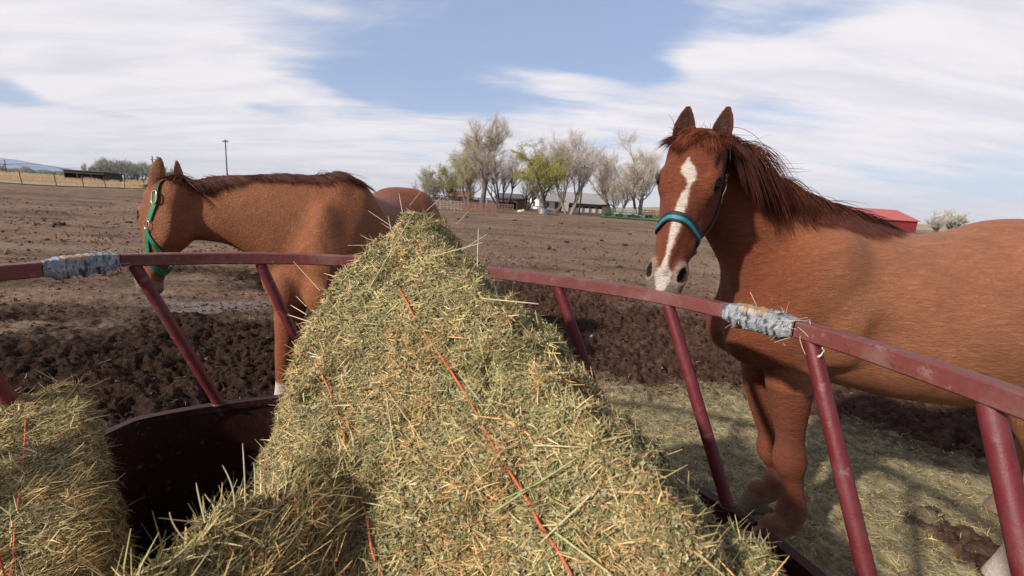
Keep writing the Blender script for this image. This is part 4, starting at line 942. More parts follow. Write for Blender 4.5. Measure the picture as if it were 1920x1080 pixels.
# ================================================================== horses
m_coat = None
def coatmat(name, stretch):
    m = bpy.data.materials.new(name); m.use_nodes = True; T = NT(m.node_tree); b = T.n['Principled BSDF']
    oc = T.new('ShaderNodeTexCoord').outputs['Object']; base = T.new('ShaderNodeAttribute', attribute_name='Col').outputs['Color']
    v = T.mapping(oc, stretch); fine = T.ramp(T.noise(v, 70, 5, .72, .8), .22, .78); mid = T.noise(T.mapping(oc, (stretch[0]*.5+.5,)*3), 9, 5, .6, .4)
    g_ = T.m('MULTIPLY', T.m('MULTIPLY', T.m('ADD', .83, T.m('MULTIPLY', fine, .34)), T.m('ADD', .74, T.m('MULTIPLY', mid, .52))), T.m('ADD', .70, T.m('MULTIPLY', T.noise(v, 24, 5, .7, .8), .6)))
    cv_ = T.new('ShaderNodeCombineXYZ'); [T.l.new(g_, cv_.inputs[i]) for i in range(3)]
    T.l.new(T.mix(1.0, base, cv_.outputs[0], 'MULTIPLY'), b.inputs['Base Color'])
    b.inputs['Roughness'].default_value = .55; b.inputs['Specular IOR Level'].default_value = .22
    b.inputs['Sheen Weight'].default_value = .05; b.inputs['Sheen Roughness'].default_value = .35; b.inputs['Sheen Tint'].default_value = (1, .72, .5, 1)
    bn = T.new('ShaderNodeBump'); bn.inputs['Distance'].default_value = .0045; bn.inputs['Strength'].default_value = .85
    T.l.new(T.m('ADD', fine, T.m('MULTIPLY', mid, 1.6)), bn.inputs['Height']); T.l.new(bn.outputs[0], b.inputs['Normal'])
    return m
m_eye = mat('dark_eye', (.008, .004, .003), rough=.12, spec=.35, vary=0)
m_brass = mat('brass_buckle', (.75, .62, .40), rough=.3, metal=1, vary=.1)
m_steel = mat('buckle_steel', (.62, .58, .55), rough=.3, metal=1, vary=.1)
class Head:
    """local frame: s down the face (poll to lips), t out of the forehead, w sideways"""
    def __init__(s, O, a, n, L=.60):
        s.O = A(O, float); s.a = unit(a); s.n = unit(A(n)-s.a*(A(n)@s.a)); s.w = np.cross(s.a, s.n); s.k = L/.60
        s.R = A([s.a, s.n, s.w])
    def p(s, a, t, w): return s.O+s.k*(s.a*a+s.n*t+s.w*w)
    def loc(s, P): return ((P-s.O)@s.R.T)/s.k
    def ell(s, c, r, rot=None, k=.02, op='+'):
        R = s.R if rot is None else A(rot)@s.R
        return p_ell(s.p(*c), A(r)*s.k, R, k, op)
    def prims(s, ears, ek=1.0, ew=1.0, eu=1.0):
        K = s.k
        # s, dorsal t, ventral t, halfwidth
        st = A([[-.06, .00, -.11, .06], [-.02, .045, -.135, .086], [.04, .072, -.145, .098], [.10, .085, -.15, .101], [.17, .088, -.165, .096], [.24, .080, -.175, .083], [.31, .068, -.155, .066], [.37, .060, -.118, .057],
                [.43, .054, -.084, .054], [.49, .048, -.070, .057], [.54, .036, -.064, .057], [.575, .016, -.056, .044], [.595, -.01, -.045, .028]])
        T_ = np.stack([st[:, 0], (st[:, 1]+st[:, 2])/2, (st[:, 1]-st[:, 2])/2, 0*st[:, 0], st[:, 3]], 1)*K
        out = [p_tube(s.O, s.a, s.n, T_, .030, egg=.10, ex=2.35)]
        for g_ in (1, -1):
            out += [s.ell((.160, .040, .076*g_), (.055, .034, .029), k=.035), s.ell((.140, .060, .078*g_), (.034, .012, .016), k=.018),
                    s.ell((.19, -.075, .052*g_), (.115, .095, .038), k=.04),            # cheek
                    s.ell((.055, .040, .058*g_), (.05, .04, .035), k=.03),               # temple
                    s.ell((.325, -.012, .050*g_), (.10, .018, .020), k=.03),             # facial crest
                    s.ell((.495, .018, .046*g_), (.048, .036, .028), k=.022),           # nostril wing
                           # hollow before the eye
                    s.ell((.095, .060, .090*g_), (.020, .012, .006), k=.02, op='-')]    # hollow over the eye
            c_, s_ = math.cos(.55*g_), math.sin(.55*g_)
            out += [s.ell((.496, .036, .060*g_), (.030, .016, .020), rot=[[.93, 0, -.37*g_], [0, 1, 0], [.37*g_, 0, .93]], k=.010, op='-')]
            out += [s.ell((.170, .050, .104*g_), (.021, .014, .014), k=.008, op='-')]
        out += [s.ell((.562, -.002, 0), (.036, .040, .056), k=.025), s.ell((.555, -.058, 0), (.036, .026, .044), k=.02), s.ell((.30, .062, 0), (.20, .014, .022), k=.03)]
        out += [p_cone(s.p(.50, -.040, .058), s.p(.60, -.034, 0), .005, .005, .006, '-'), p_cone(s.p(.50, -.040, -.058), s.p(.60, -.034, 0), .005, .005, .006, '-')]
        for b_, d_, f_ in ears:        # base (local), direction and facing (world)
            b_ = s.p(*b_); d_ = unit(d_); f_ = unit(A(f_)-d_*(A(f_)@d_)); Le = .165*K
            q = A([[-.03, 0, .026, 0, .026], [0, 0, .028, 0, .033], [.03, 0, .026, 0, .039], [.065, .002, .022, 0, .040], [.10, .005, .018, 0, .033], [.135, .010, .012, 0, .020], [.158, .014, .007, 0, .008]])*K*ek; q[:, 4] *= ew; q[:, 2] *= eu
            q2 = q.copy(); q2 = q2[1:]; q2[:, 0] += .004*K; q2[:, 1] += .013*K; q2[:, 2] *= .86; q2[:, 4] = np.maximum(q2[:, 4]-.009*K, .002*K); q2[-1, 4] = .0015*K; q2[-1, 2] = .0015*K
            cav = p_tube(b_, d_, f_, q2, .004, '-'); s.cav = getattr(s, 'cav', [])+[cav]; out += [p_tube(b_, d_, f_, q, .012), cav]
        return out
def coat_noise(P): return fbm3(P*5, 3, 7)
def build_horse(name, label, prims, lo, hi, vox, colfn, stretch, base):
    D = grid_eval(prims, A(lo, float), A(hi, float), vox); V, F = surface_nets(D, A(lo, float), vox)
    t = thing(name, label, 'horse', base)
    mk('body', V, F, coatmat('chestnut_coat', stretch), t, cols=colfn(V), smooth=True)
    return t
def ear_cols(c, P, H):
    for cv_ in H.cav[:2]:
        i = ((P > cv_[1]-.02) & (P < cv_[2]+.02)).all(1); d = cv_[0](P[i]); k = sstep(.0055-d, 0, .004)*(.55+.5*fbm3(P[i]*160, 2, 3)); c[i] = c[i]+(A([.028, .013, .009])-c[i])*np.clip(k, 0, 1)[:, None]
    return c
def face_cols(c, q, blaze, muz, ring=True):
    """q: head-local coordinates"""
    s, t, w_ = q[:, 0], q[:, 1], q[:, 2]; inh = (s > -.03) & (s < .64) & (np.abs(w_) < .14) & (t > -.22) & (t < .13)
    nz = (fbm3(q*110, 2, 5)-.5)
    mz = sstep(s+.06*nz+.25*np.abs(t+.02), .500, .555)*inh*muz; c = c+(A([.165, .125, .10])-c)*mz[:, None]
    for g_ in (1, -1):
        d = np.linalg.norm((q-A([.495, .028, .056*g_]))/A([.046, .036, .034]), axis=1); rim = sstep(1.25-d+.3*nz, 0, .3)*inh; c = c+(A([.30, .22, .16])-c)*(rim*.8*muz)[:, None]
        d = np.linalg.norm((q-A([.496, .028, .056*g_]))/A([.028, .020, .018]), axis=1); c = c+(A([.012, .006, .005])-c)*(sstep(1.15-d, 0, .25)*inh)[:, None]  # dark nostril shade painted into the vertex colour
        d = np.linalg.norm((q-A([.169, .048, .100*g_]))/A([.036, .026, .026]), axis=1); c = c+(A([.022, .010, .008])-c)*(sstep(1.05-d, 0, .3)*inh)[:, None]
    if blaze is not None:
        cen = np.interp(s, blaze[:, 0], blaze[:, 1]); hw = np.interp(s, blaze[:, 0], blaze[:, 2]); m_ = sstep(hw-np.abs(w_-cen)+.009*nz, -.004, .004)*(t > -.03)*inh*(hw > .002)
        c = c+(A([.60, .50, .42])-c)*m_[:, None]
    return c
def ribbon_band(pts, wdir, width, thick, m, name, parent, closed=False, stripe=None):
    """a strap through pts with outward directions; wdir: width direction per point"""
    pts = A(pts); wd = A(wdir); n = len(pts)
    T = np.gradient(pts, axis=0) if not closed else np.roll(pts, -1, 0)-np.roll(pts, 1, 0)
    T /= np.linalg.norm(T, axis=1, keepdims=True); wd = wd-T*(wd*T).sum(1)[:, None]; wd /= np.linalg.norm(wd, axis=1, keepdims=True); N = np.cross(T, wd)
    V = np.stack([pts-wd*width/2, pts+wd*width/2, pts+wd*width/2+N*thick, pts-wd*width/2+N*thick], 1); 
    return V, N, wd
def strap(P, D, width, thick, m, name, parent, stripe=None, smoothk=5):
    """P surface points (n), D outward normals"""
    P, D = A(P), A(D); n = len(P)
    for _ in range(smoothk):
        P[1:-1] = (P[:-2]+P[1:-1]*2+P[2:])/4; D[1:-1] = (D[:-2]+D[1:-1]*2+D[2:])/4
    D /= np.linalg.norm(D, axis=1, keepdims=True); T = np.gradient(P, axis=0); T /= np.linalg.norm(T, axis=1, keepdims=True); Wd = np.cross(T, D); Wd /= np.linalg.norm(Wd, axis=1, keepdims=True)
    pr = [(-.5, 0), (-.5, .8), (-.4, 1), (.4, 1), (.5, .8), (.5, 0)]
    V = np.stack([P+Wd*width*a+D*(thick*b+.0015) for a, b in pr], 1).reshape(-1, 3); k = len(pr); idx = np.arange(n*k).reshape(n, k); nx = np.roll(idx, -1, 1)
    F = np.stack([idx[:-1], nx[:-1], nx[1:], idx[1:]], -1).reshape(-1, 4)
    o = mk(name, V, [F, A([idx[0], idx[-1][::-1]])], m, parent)
    if stripe:
        for off, sw, sm in stripe:
            V = np.stack([P+Wd*(off*width-sw/2)+D*(thick+.0022), P+Wd*(off*width+sw/2)+D*(thick+.0022), P+Wd*(off*width+sw/2)+D*(thick+.0005), P+Wd*(off*width-sw/2)+D*(thick+.0005)], 1).reshape(-1, 3)
            idx = np.arange(n*4).reshape(n, 4); nx = np.roll(idx, -1, 1); F = np.stack([idx[:-1], nx[:-1], nx[1:], idx[1:]], -1).reshape(-1, 4)
            mk('stripe', V, F, sm, o)
    return o
def wrap(prims, H, lp, lift=.0):
    """local guide points -> surface points and outward normals; each guide = (s,t,w) centre plus (dt,dw) direction"""
    P = []; D = []
    for c_, d_ in lp:
        dw = unit(H.n*d_[0]+H.w*d_[1]+H.a*(d_[2] if len(d_) > 2 else 0)); q = on_surf(prims, H.p(*c_), dw, .22); P.append(q+dw*lift); D.append(dw)
    return P, D
def lerp_path(keys, n):
    keys = [(*k[0], *k[1]) if len(k[1]) == 3 else (*k[0], *k[1], 0) for k in keys]; K_ = A(keys, float); t = np.linspace(0, len(K_)-1, n)
    Q = np.stack([herm(np.arange(len(K_)), K_[:, i], t) for i in range(6)], 1); return [(q[:3], q[3:]) for q in Q]
def ringmesh(c, ax1, ax2, r1, r2, rt, m, name, parent, sq=0):
    th = np.linspace(0, 2*math.pi, 33)[:-1]
    f = lambda v: np.sign(v)*np.abs(v)**(1-.55*sq)
    P = c+ax1*(f(np.cos(th))*r1)[:, None]+ax2*(f(np.sin(th))*r2)[:, None]
    V, F = tubes_closed(P, rt); return mk(name, V, F, m, parent, smooth=True)
def tubes_closed(P, rt, k=6):
    T = np.roll(P, -1, 0)-np.roll(P, 1, 0); T /= np.linalg.norm(T, axis=1, keepdims=True)+1e-12; c = P.mean(0); N = P-c; N -= T*(N*T).sum(1)[:, None]; N /= np.linalg.norm(N, axis=1, keepdims=True); B = np.cross(T, N)
    a = np.arange(k)*2*math.pi/k; V = (P[:, None]+rt*(np.cos(a)[None, :, None]*N[:, None]+np.sin(a)[None, :, None]*B[:, None])).reshape(-1, 3)
    n = len(P); idx = np.arange(n*k).reshape(n, k); nx = np.roll(idx, -1, 1); F = np.stack([idx, nx, np.roll(nx, -1, 0), np.roll(idx, -1, 0)], -1).reshape(-1, 4); return V, F
def hair(prims, roots, dirs, L, rs, K=11, grav=(0, 0, -1), gk=.35, wind=(0, 0, 0), r=.0010, minh=.006, jit=.06, wave=.3, free=None):
    """grow strands that slide over the body"""
    P = roots.copy(); n = len(P); d = dirs/np.linalg.norm(dirs, axis=1, keepdims=True); out = [P.copy()]; step = (L/(K-1))[:, None]
    ph = rs.uniform(0, 6.28, (n, 1)); sd = rs.normal(0, 1, (n, 3)); wd = A(wind)
    for i in range(1, K):
        d = d+A(grav)*gk/K*2+wd/K*2+rs.normal(0, jit, (n, 3))/math.sqrt(K)+sd*np.sin(ph+i*.9)*wave/K*.5; d /= np.linalg.norm(d, axis=1, keepdims=True); P = P+d*step
        e = .004; D0 = pts_eval(prims, P); need = D0 < minh
        if free is not None: need &= ~free
        if need.any():
            Q = P[need]; g_ = np.stack([pts_eval(prims, Q+A([e, 0, 0])), pts_eval(prims, Q+A([0, e, 0])), pts_eval(prims, Q+A([0, 0, e]))], 1)-D0[need][:, None]; g_ /= np.linalg.norm(g_, axis=1, keepdims=True)+1e-9
            P[need] = Q+g_*(minh-D0[need])[:, None]; dd = d[need]; dd = dd-g_*np.minimum((dd*g_).sum(1), 0)[:, None]; d[need] = dd/(np.linalg.norm(dd, axis=1, keepdims=True)+1e-9)
        out.append(P.copy())
    out = np.stack(out, 1); rr_ = r*np.exp(rs.normal(0, .25, n))[:, None]*np.interp(np.arange(K)/(K-1), [0, .15, .7, 1], [1, 1, .8, .15])[None]
    return out, rr_
def hair_mesh(strands, m, name, parent, cols, rs):
    V = []; F = []; C_ = []; n0 = 0; mb = MB()
    for (P, R_), c in zip(strands, cols):
        v, f = tubes(P, R_, 3); mb.add(v, f); k = P.shape[1]*3; C_.append(np.repeat(A(c)*(.5+1.0*rs.random(len(P)))[:, None], k, 0))
    return mb.build(name, m, parent, cols=np.concatenate(C_), smooth=True)
m_hair = mat('horse_hair', attr=True, rough=.5, spec=.18, vary=.1, vscale=30)
def leg_front(pts, hoofdir, D=None):
    """pts: top, mid-forearm, above knee, knee, mid cannon, fetlock, pastern, coronet (xyz+r)"""
    p = A([q[:3] for q in pts]); r = [q[3] for q in pts]; out = chain(p, r, .06)
    c = p[-1]; hd = unit(A([hoofdir[0], hoofdir[1], 0])); z0 = c[2]-.075
    out.append(p_tube(A([c[0], c[1], z0-.004])+hd*.018, A([0, 0, 1.]), hd, [[0, .012, .070, 0, .062], [.03, .006, .064, 0, .057], [.075, -.006, .052, 0, .050]], .012)); return out
# ---------------------------------------------------------------- the near horse on the right
def horse_right():
    cy = 1.95
    H = Head(at(1313, 270, 1.80), at(1240, 545, 1.66)-at(1311, 266, 1.80), A([-.49, -.86, .1]), .62)
    up = unit(-H.a+H.n*.12)
    ears = [((.010, .028, .062), unit(-H.a*1.0+H.n*.10+H.w*.02), H.n*.95+H.w*-.05), ((.008, .028, -.062), unit(-H.a+H.n*.10-H.w*.10), H.n*.9+H.w*.30)]
    pr = [p_tube((0, cy, 0), (1, 0, 0), (0, 0, 1), [[.94, 1.05, .10, 0, .07], [1.0, 1.04, .21, 0, .13], [1.08, 1.06, .29, 0, .18], [1.2, 1.085, .335, 0, .215], [1.35, 1.075, .345, 0, .25], [1.5, 1.05, .345, 0, .29],
                 [1.65, 1.03, .350, 0, .325], [1.82, 1.035, .370, 0, .345], [2.0, 1.07, .395, 0, .345], [2.15, 1.11, .370, 0, .33], [2.3, 1.15, .33, 0, .31], [2.45, 1.16, .28, 0, .25], [2.56, 1.13, .20, 0, .16], [2.62, 1.10, .10, 0, .07]], .08, egg=-.12)]
    nb0 = A([1.30, cy+.03, 1.115]); nb1 = A([.800, 1.965, 1.565]); nd = unit(nb1-nb0); NL = np.linalg.norm(nb1-nb0)
    pr.append(p_tube(nb0, nd, (0, 0, 1), [[-.12, .02, .27, 0, .14], [.0, .02, .30, 0, .165], [.15, .015, .265, 0, .15], [.30, .01, .220, 0, .122], [.45, .0, .178, 0, .10], [.53, -.005, .158, 0, .085], [NL-.02, -.01, .138, 0, .075], [NL+.06, -.01, .10, 0, .06]], .09, egg=-.30))
    pr.append(p_ell((1.19, cy-.155, 1.10), (.15, .105, .29), Rz(0, -.35), k=.07)); pr.append(p_ell((1.335, cy-.20, 1.00), (.11, .07, .15), Rz(0, -.5), k=.06))      # shoulder, triceps
    pr.append(p_ell((1.43, cy-.285, .92), (.05, .03, .13), Rz(0, .2), k=.06, op='-'))

    pr.append(p_ell((1.16, cy+.13, 1.10), (.17, .10, .27), Rz(0, -.35), k=.10))
    pr.append(p_ell((1.01, cy-.09, .93), (.10, .09, .12), k=.07)); pr.append(p_ell((1.01, cy+.09, .93), (.10, .09, .12), k=.07))
    pr.append(p_ell((2.28, cy-.15, 1.10), (.26, .17, .34), k=.10)); pr.append(p_ell((2.28, cy+.15, 1.10), (.26, .17, .34), k=.10))
    pr.append(p_ell((2.06, cy-.35, 1.10), (.10, .05, .20), k=.08, op='-'))           # flank hollow
    L1 = [(*at(1488, 640, 1.86), .108), (*at(1482, 695, 1.83), .096), (*at(1480, 765, 1.82), .072), (*at(1481, 825, 1.81), .051), (*at(1480, 862, 1.80), .064), (*at(1484, 892, 1.80), .041), (*at(1487, 925, 1.80), .037), (*at(1484, 956, 1.80), .057), (*at(1466, 985, 1.79), .043)]
    c_ = at(1446, 1003, 1.79); L1.append((c_[0], c_[1], .085, .050))
    pr += leg_front(L1, (-1, -.25))
    L2 = [(*at(1432, 640, 2.10), .10), (*at(1428, 700, 2.09), .085), (*at(1434, 760, 2.08), .066), (*at(1442, 812, 2.07), .046), (*at(1444, 842, 2.06), .058), (*at(1452, 868, 2.07), .038), (*at(1455, 890, 2.07), .036), (*at(1450, 908, 2.06), .052), (*at(1435, 925, 2.05), .042)]
    c_ = at(1420, 938, 2.05); L2.append((c_[0], c_[1], .085, .052))
    pr += leg_front(L2, (-1, -.4))
    for y0, xx in ((1.67, 2.10), (2.14, 2.58)):
        hl = [(xx+.14, y0+.06, 1.0, .19), (xx+.03, y0+.02, .84, .155), (xx+.03, y0, .70, .110), (xx+.06, y0, .60, .078), (xx+.075, y0, .53, .062), (xx+.07, y0, .46, .052), (xx+.07, y0, .36, .044), (xx+.07, y0, .26, .043), (xx+.075, y0, .19, .055), (xx+.055, y0-.01, .13, .047), (xx+.04, y0-.01, .085, .054)]
        pr += leg_front(hl, (-1, -.05))
    pol = H.p(.0, -.075, 0); pr.append(p_cone(nb1-nd*.05, pol, .105, .085, k=.06))
    hp_ = H.prims(ears, .82, 1.18); pr += hp_
    def cols(P):
        n = coat_noise(P)[:, None]; c = A([.250, .080, .032])*(.82+.36*n)
        inb = (P[:, 0] > .95)
        # paler cream-brown belly and flank, neck shade put into a darker red, face too
        k = sstep(P[:, 0], 1.0, 1.35)[:, None]; c = c*(1-k)+A([.310, .120, .058])*(.86+.28*n)*k
        q = H.loc(P); hd = (np.abs(q[:, 2]) < .16)*(q[:, 0] > -.2)*(q[:, 0] < .65)*(q[:, 1] > -.24)
        neck_shade = (sstep(1.25-P[:, 0], 0, .3))[:, None]; c = c*(1-neck_shade*.75)+A([.150, .036, .016])*(.82+.36*n)*neck_shade*.75  # head's shade on the neck painted into the coat
        # legs: reddish, pale muddy fetlocks and hooves, one white hind sock
        lz = P[:, 2]; c = np.where(((lz < .72) & (P[:, 0] < 1.7))[:, None], A([.165, .047, .024])*(.8+.4*n), c)
        mud = sstep(.24-lz+.05*(n[:, 0]-.5), 0, .1)*(P[:, 0] < 1.7); c = c+(A([.23, .125, .075])-c)*(mud*.55)[:, None]
        hoof = sstep(.085-lz, 0, .015); c = c+(A([.20, .14, .10])-c)*(hoof*.85)[:, None]
        sock = sstep(.46-lz+.08*(n[:, 0]-.5), 0, .03)*(P[:, 0] > 1.9)*(P[:, 1] < 1.95); c = c+(A([.55, .47, .40])-c)*(sock*(1-.4*n[:, 0]))[:, None]
        BZ = A([[.0, 0, 0], [.085, .012, 0], [.105, .010, .008], [.125, .004, .022], [.15, -.004, .026], [.170, -.014, .014], [.188, -.014, .005], [.205, -.012, .006], [.225, -.008, .013], [.25, -.006, .015], [.29, -.003, .018], [.33, -.003, .016], [.38, .000, .011], [.42, .000, .007], [.455, .002, .006], [.48, .004, .014], [.505, .004, .028], [.535, .004, .024], [.56, .003, .014], [.58, .0, 0]])
        c = face_cols(c, q, BZ, 1)
        c = ear_cols(c, P, H)
        return c
    t = build_horse('chestnut_horse', 'chestnut horse with a white blaze and blue-striped halter looking over the rail', pr, (.38, 1.35, 0), (2.8, 2.4, 1.9), .0068, cols, (.35, 1, 1.4), (1.7, cy, 0))
    for g_ in (1, -1):
        MB().ell(H.p(.168, .0425, .0875*g_), (.0245, .0245, .0245), nu=20, nv=12).build('eye', m_eye, t, smooth=True)
    # halter
    mk_b = mat('black_halter_web', (.012, .014, .018), rough=.7, bump=.0006, bscale=400); mk_t = mat('teal_halter_stripe', (.02, .20, .24), rough=.6, vary=.2, vscale=80); mk_g = mat('green_halter_stripe', (.02, .16, .11), rough=.6, vary=.2, vscale=80)
    nose = lerp_path([((.335, -.03, 0), (-.35, 1)), ((.335, -.02, 0), (.05, 1)), ((.318, 0, 0), (.6, .8)), ((.305, 0, 0), (1, .25)), ((.308, 0, 0), (1, -.25)), ((.325, 0, 0), (.6, -.8)), ((.350, -.015, 0), (.05, -1)), ((.372, -.035, 0), (-.25, -1))], 60)
    P, D = wrap(hp_, H, nose, .003); strap(P, D, .036, .006, mk_b, 'noseband', t, [(.12, .013, mk_t)])
    ringp_ = P[-1]+D[-1]*.012
    ringmesh(ringp_, H.a, unit(np.cross(D[-1], H.a)), .024, .017, .0028, m_steel, 'halter_ring', t, .6)
    cheek = lerp_path([((.372, -.050, 0), (-.3, -1)), ((.31, -.082, 0), (-.15, -1)), ((.24, -.115, 0), (0, -1)), ((.16, -.122, 0), (.05, -1)), ((.08, -.100, 0), (.15, -1)), ((.02, -.07, 0), (.25, -1)), ((-.03, -.06, 0), (.3, -1)), ((-.055, -.04, 0), (.6, -.9, -.5))], 60)
    P, D = wrap(hp_, H, cheek, .004); strap(P[:36], D[:36], .027, .005, mk_b, 'cheek_strap', t, [(.1, .010, mk_g)]); strap(P[34:], D[34:], .020, .005, mk_b, 'crown_strap', t, [(.25, .004, mk_t)])
    i = 44; ringmesh(P[i]+D[i]*.010, unit(P[i+2]-P[i]), unit(np.cross(D[i], P[i+2]-P[i])), .034, .014, .0024, m_steel, 'halter_buckle', t, .7)
    i = 33; ringmesh(P[i]+D[i]*.010, unit(P[i+2]-P[i]), unit(np.cross(D[i], P[i+2]-P[i])), .018, .012, .0024, m_steel, 'halter_buckle', t, .7)
    # clip hanging from the strap
    q0 = P[32]+D[32]*.016; MB().tube([q0, q0+A([-.004, 0, -.03]), q0+A([-.012, 0, -.055]), q0+A([-.014, .0, -.085])], [.003, .004, .0026, .004], 6).build('snap_hook', m_brass, t, smooth=True)
    chin = lerp_path([((.385, -.055, 0), (-.3, -1)), ((.42, -.068, 0), (-.6, -.8)), ((.44, -.060, 0), (-1, -.35)), ((.44, -.060, 0), (-1, .35)), ((.41, -.06, 0), (-.6, .8)), ((.36, -.045, 0), (-.3, 1))], 44)
    P, D = wrap(hp_, H, chin, .012); strap(P, D, .018, .005, mk_b, 'chin_strap', t, [(.1, .005, mk_g)])
    # mane, forelock
    rs = np.random.default_rng(31)
    U_ = unit(A([0, 0, 1.])-nd*nd[2]); cl = []
    for u_ in np.linspace(-.20, 1.0, 240):
        if u_ < 0: c_ = nb1+(pol-nb1)*min(1, -u_/.20); d_ = unit(U_+A([-.2, 0, .4])*(-u_/.2))
        else:
            c_ = nb1+(nb0-nb1)*u_ if u_ < .75 else nb1+(nb0-nb1)*.75+A([1.0, 0, 0])*(u_-.75)*NL*.95
            d_ = unit(U_+A([.0, -.10, 0])+A([0, 0, .8])*max(0, u_-.6))
        cl.append(on_surf(pr, c_, d_, .35))
    cl = A(cl); cl = np.stack([np.convolve(np.pad(cl[:, i], 8, 'edge'), np.ones(17)/17, 'valid') for i in range(3)], 1)
    n = 8000; i = rs.integers(0, 239, n); u = i/239.; ck = fbm2(u*26, u*0, 3, 4)
    roots = cl[i]+rs.normal(0, .006, (n, 3))+A([0, -.006, 0]); cl_id = np.floor(u*34); cn = rs.normal(0, .28, (40, 3))[cl_id.astype(int)]
    dirs = A([.42, -.60, -.02])+cn*A([1, .5, .6])+rs.normal(0, .13, (n, 3))+A([1, 0, 0])*(u**2)[:, None]*.9
    L = (.31-.16*u)*np.clip(rs.normal(.78, .2, n), .25, 1.15)*(.75+.5*ck); S1 = hair(pr, roots, dirs, L, rs, gk=1.55, wind=(.40, -.05, 0), r=.00095, minh=.007)
    n = 1500; i = rs.integers(150, 239, n); roots = cl[i]+rs.normal(0, .005, (n, 3)); dirs = A([.9, -.12, -.12])+rs.normal(0, .10, (n, 3)); L = rs.uniform(.08, .20, n); S2 = hair(pr, roots, dirs, L, rs, gk=.35, wind=(.3, 0, 0), r=.0012, minh=.007)
    n = 45; i = rs.integers(2, 100, n); roots = cl[i]; dirs = A([.95, -.1, .22])+rs.normal(0, .22, (n, 3)); L = rs.uniform(.06, .22, n); S3 = hair(pr, roots, dirs, L, rs, gk=.2, wind=(.5, 0, .1), r=.0008, minh=.004, jit=.2, wave=1.2)
    n = 2200; i = rs.integers(0, 239, n); roots = cl[i]+rs.normal(0, .008, (n, 3)); dirs = A([.55, -.35, .02])+rs.normal(0, .15, (n, 3)); S4 = hair(pr, roots, dirs, rs.uniform(.05, .14, n), rs, gk=1.2, wind=(.7, 0, 0), r=.0012, minh=.006)
    hair_mesh([S1, S2, S3, S4], m_hair, 'mane', t, [(.105, .027, .012), (.060, .017, .010), (.05, .015, .01), (.085, .022, .011)], rs)
    n = 2100; rr_ = rs.random(n); left = rs.random(n) < .62; w0 = rs.normal(0, .020, n)
    roots = A([on_surf(pr, H.p(-.03+.03*a_, .02, b_), unit(H.n*.75-H.a*.65), .15) for a_, b_ in zip(rr_, w0)])
    sgn = np.where(left, 1, -1)[:, None]; clf = rs.normal(0, .12, (24, 3))[rs.integers(0, 24, n)]
    dirs = H.n*.10+H.a*.55+H.w*sgn*(.70+.3*rs.random((n, 1)))+clf+rs.normal(0, .05, (n, 3))
    S5 = hair(hp_, roots, dirs, rs.uniform(.09, .155, n), rs, gk=.9, r=.0010, minh=.005, wind=H.w*0)
    n = 14; roots = A([H.p(-.03, .03, v) for v in rs.normal(0, .03, n)]); S6 = hair(hp_, roots, A([.1, -.1, 1])+rs.normal(0, .5, (n, 3)), rs.uniform(.03, .06, n), rs, gk=-.1, r=.0006, jit=.15, wave=.6)
    hair_mesh([S5, S6], m_hair, 'forelock', t, [(.135, .036, .017), (.06, .02, .01)], rs)
    n = 900; roots = A([2.60, cy, 1.28])+rs.normal(0, .018, (n, 3)); S7 = hair(pr, roots, A([.6, 0, -.3])+rs.normal(0, .1, (n, 3)), rs.uniform(.6, .95, n), rs, K=14, gk=2.4, r=.0013); hair_mesh([S7], m_hair, 'tail', t, [(.10, .03, .015)], rs)
    # lashes and whiskers
    mb = MB()
    for g_ in (1, -1):
        for k in range(16):
            a_ = -.02+.04*k/15; p = H.p(.160+a_*.6, .050, .100*g_+.004*g_*math.cos(a_*60)); mb.tube([p, p+H.n*.010*H.k+H.w*g_*.012-H.a*.002], [.0008, .0003], 4)
    mb.build('eyelash', m_hair, t, cols=np.full((sum(len(v) for v in mb.V), 3), .01))
    return t, H, pr
def Rz(az, tilt=0):
    """rows: local axes; tilt in the x-z plane"""
    c, s = math.cos(tilt), math.sin(tilt); return A([[c, 0, s], [0, 1, 0], [-s, 0, c]])
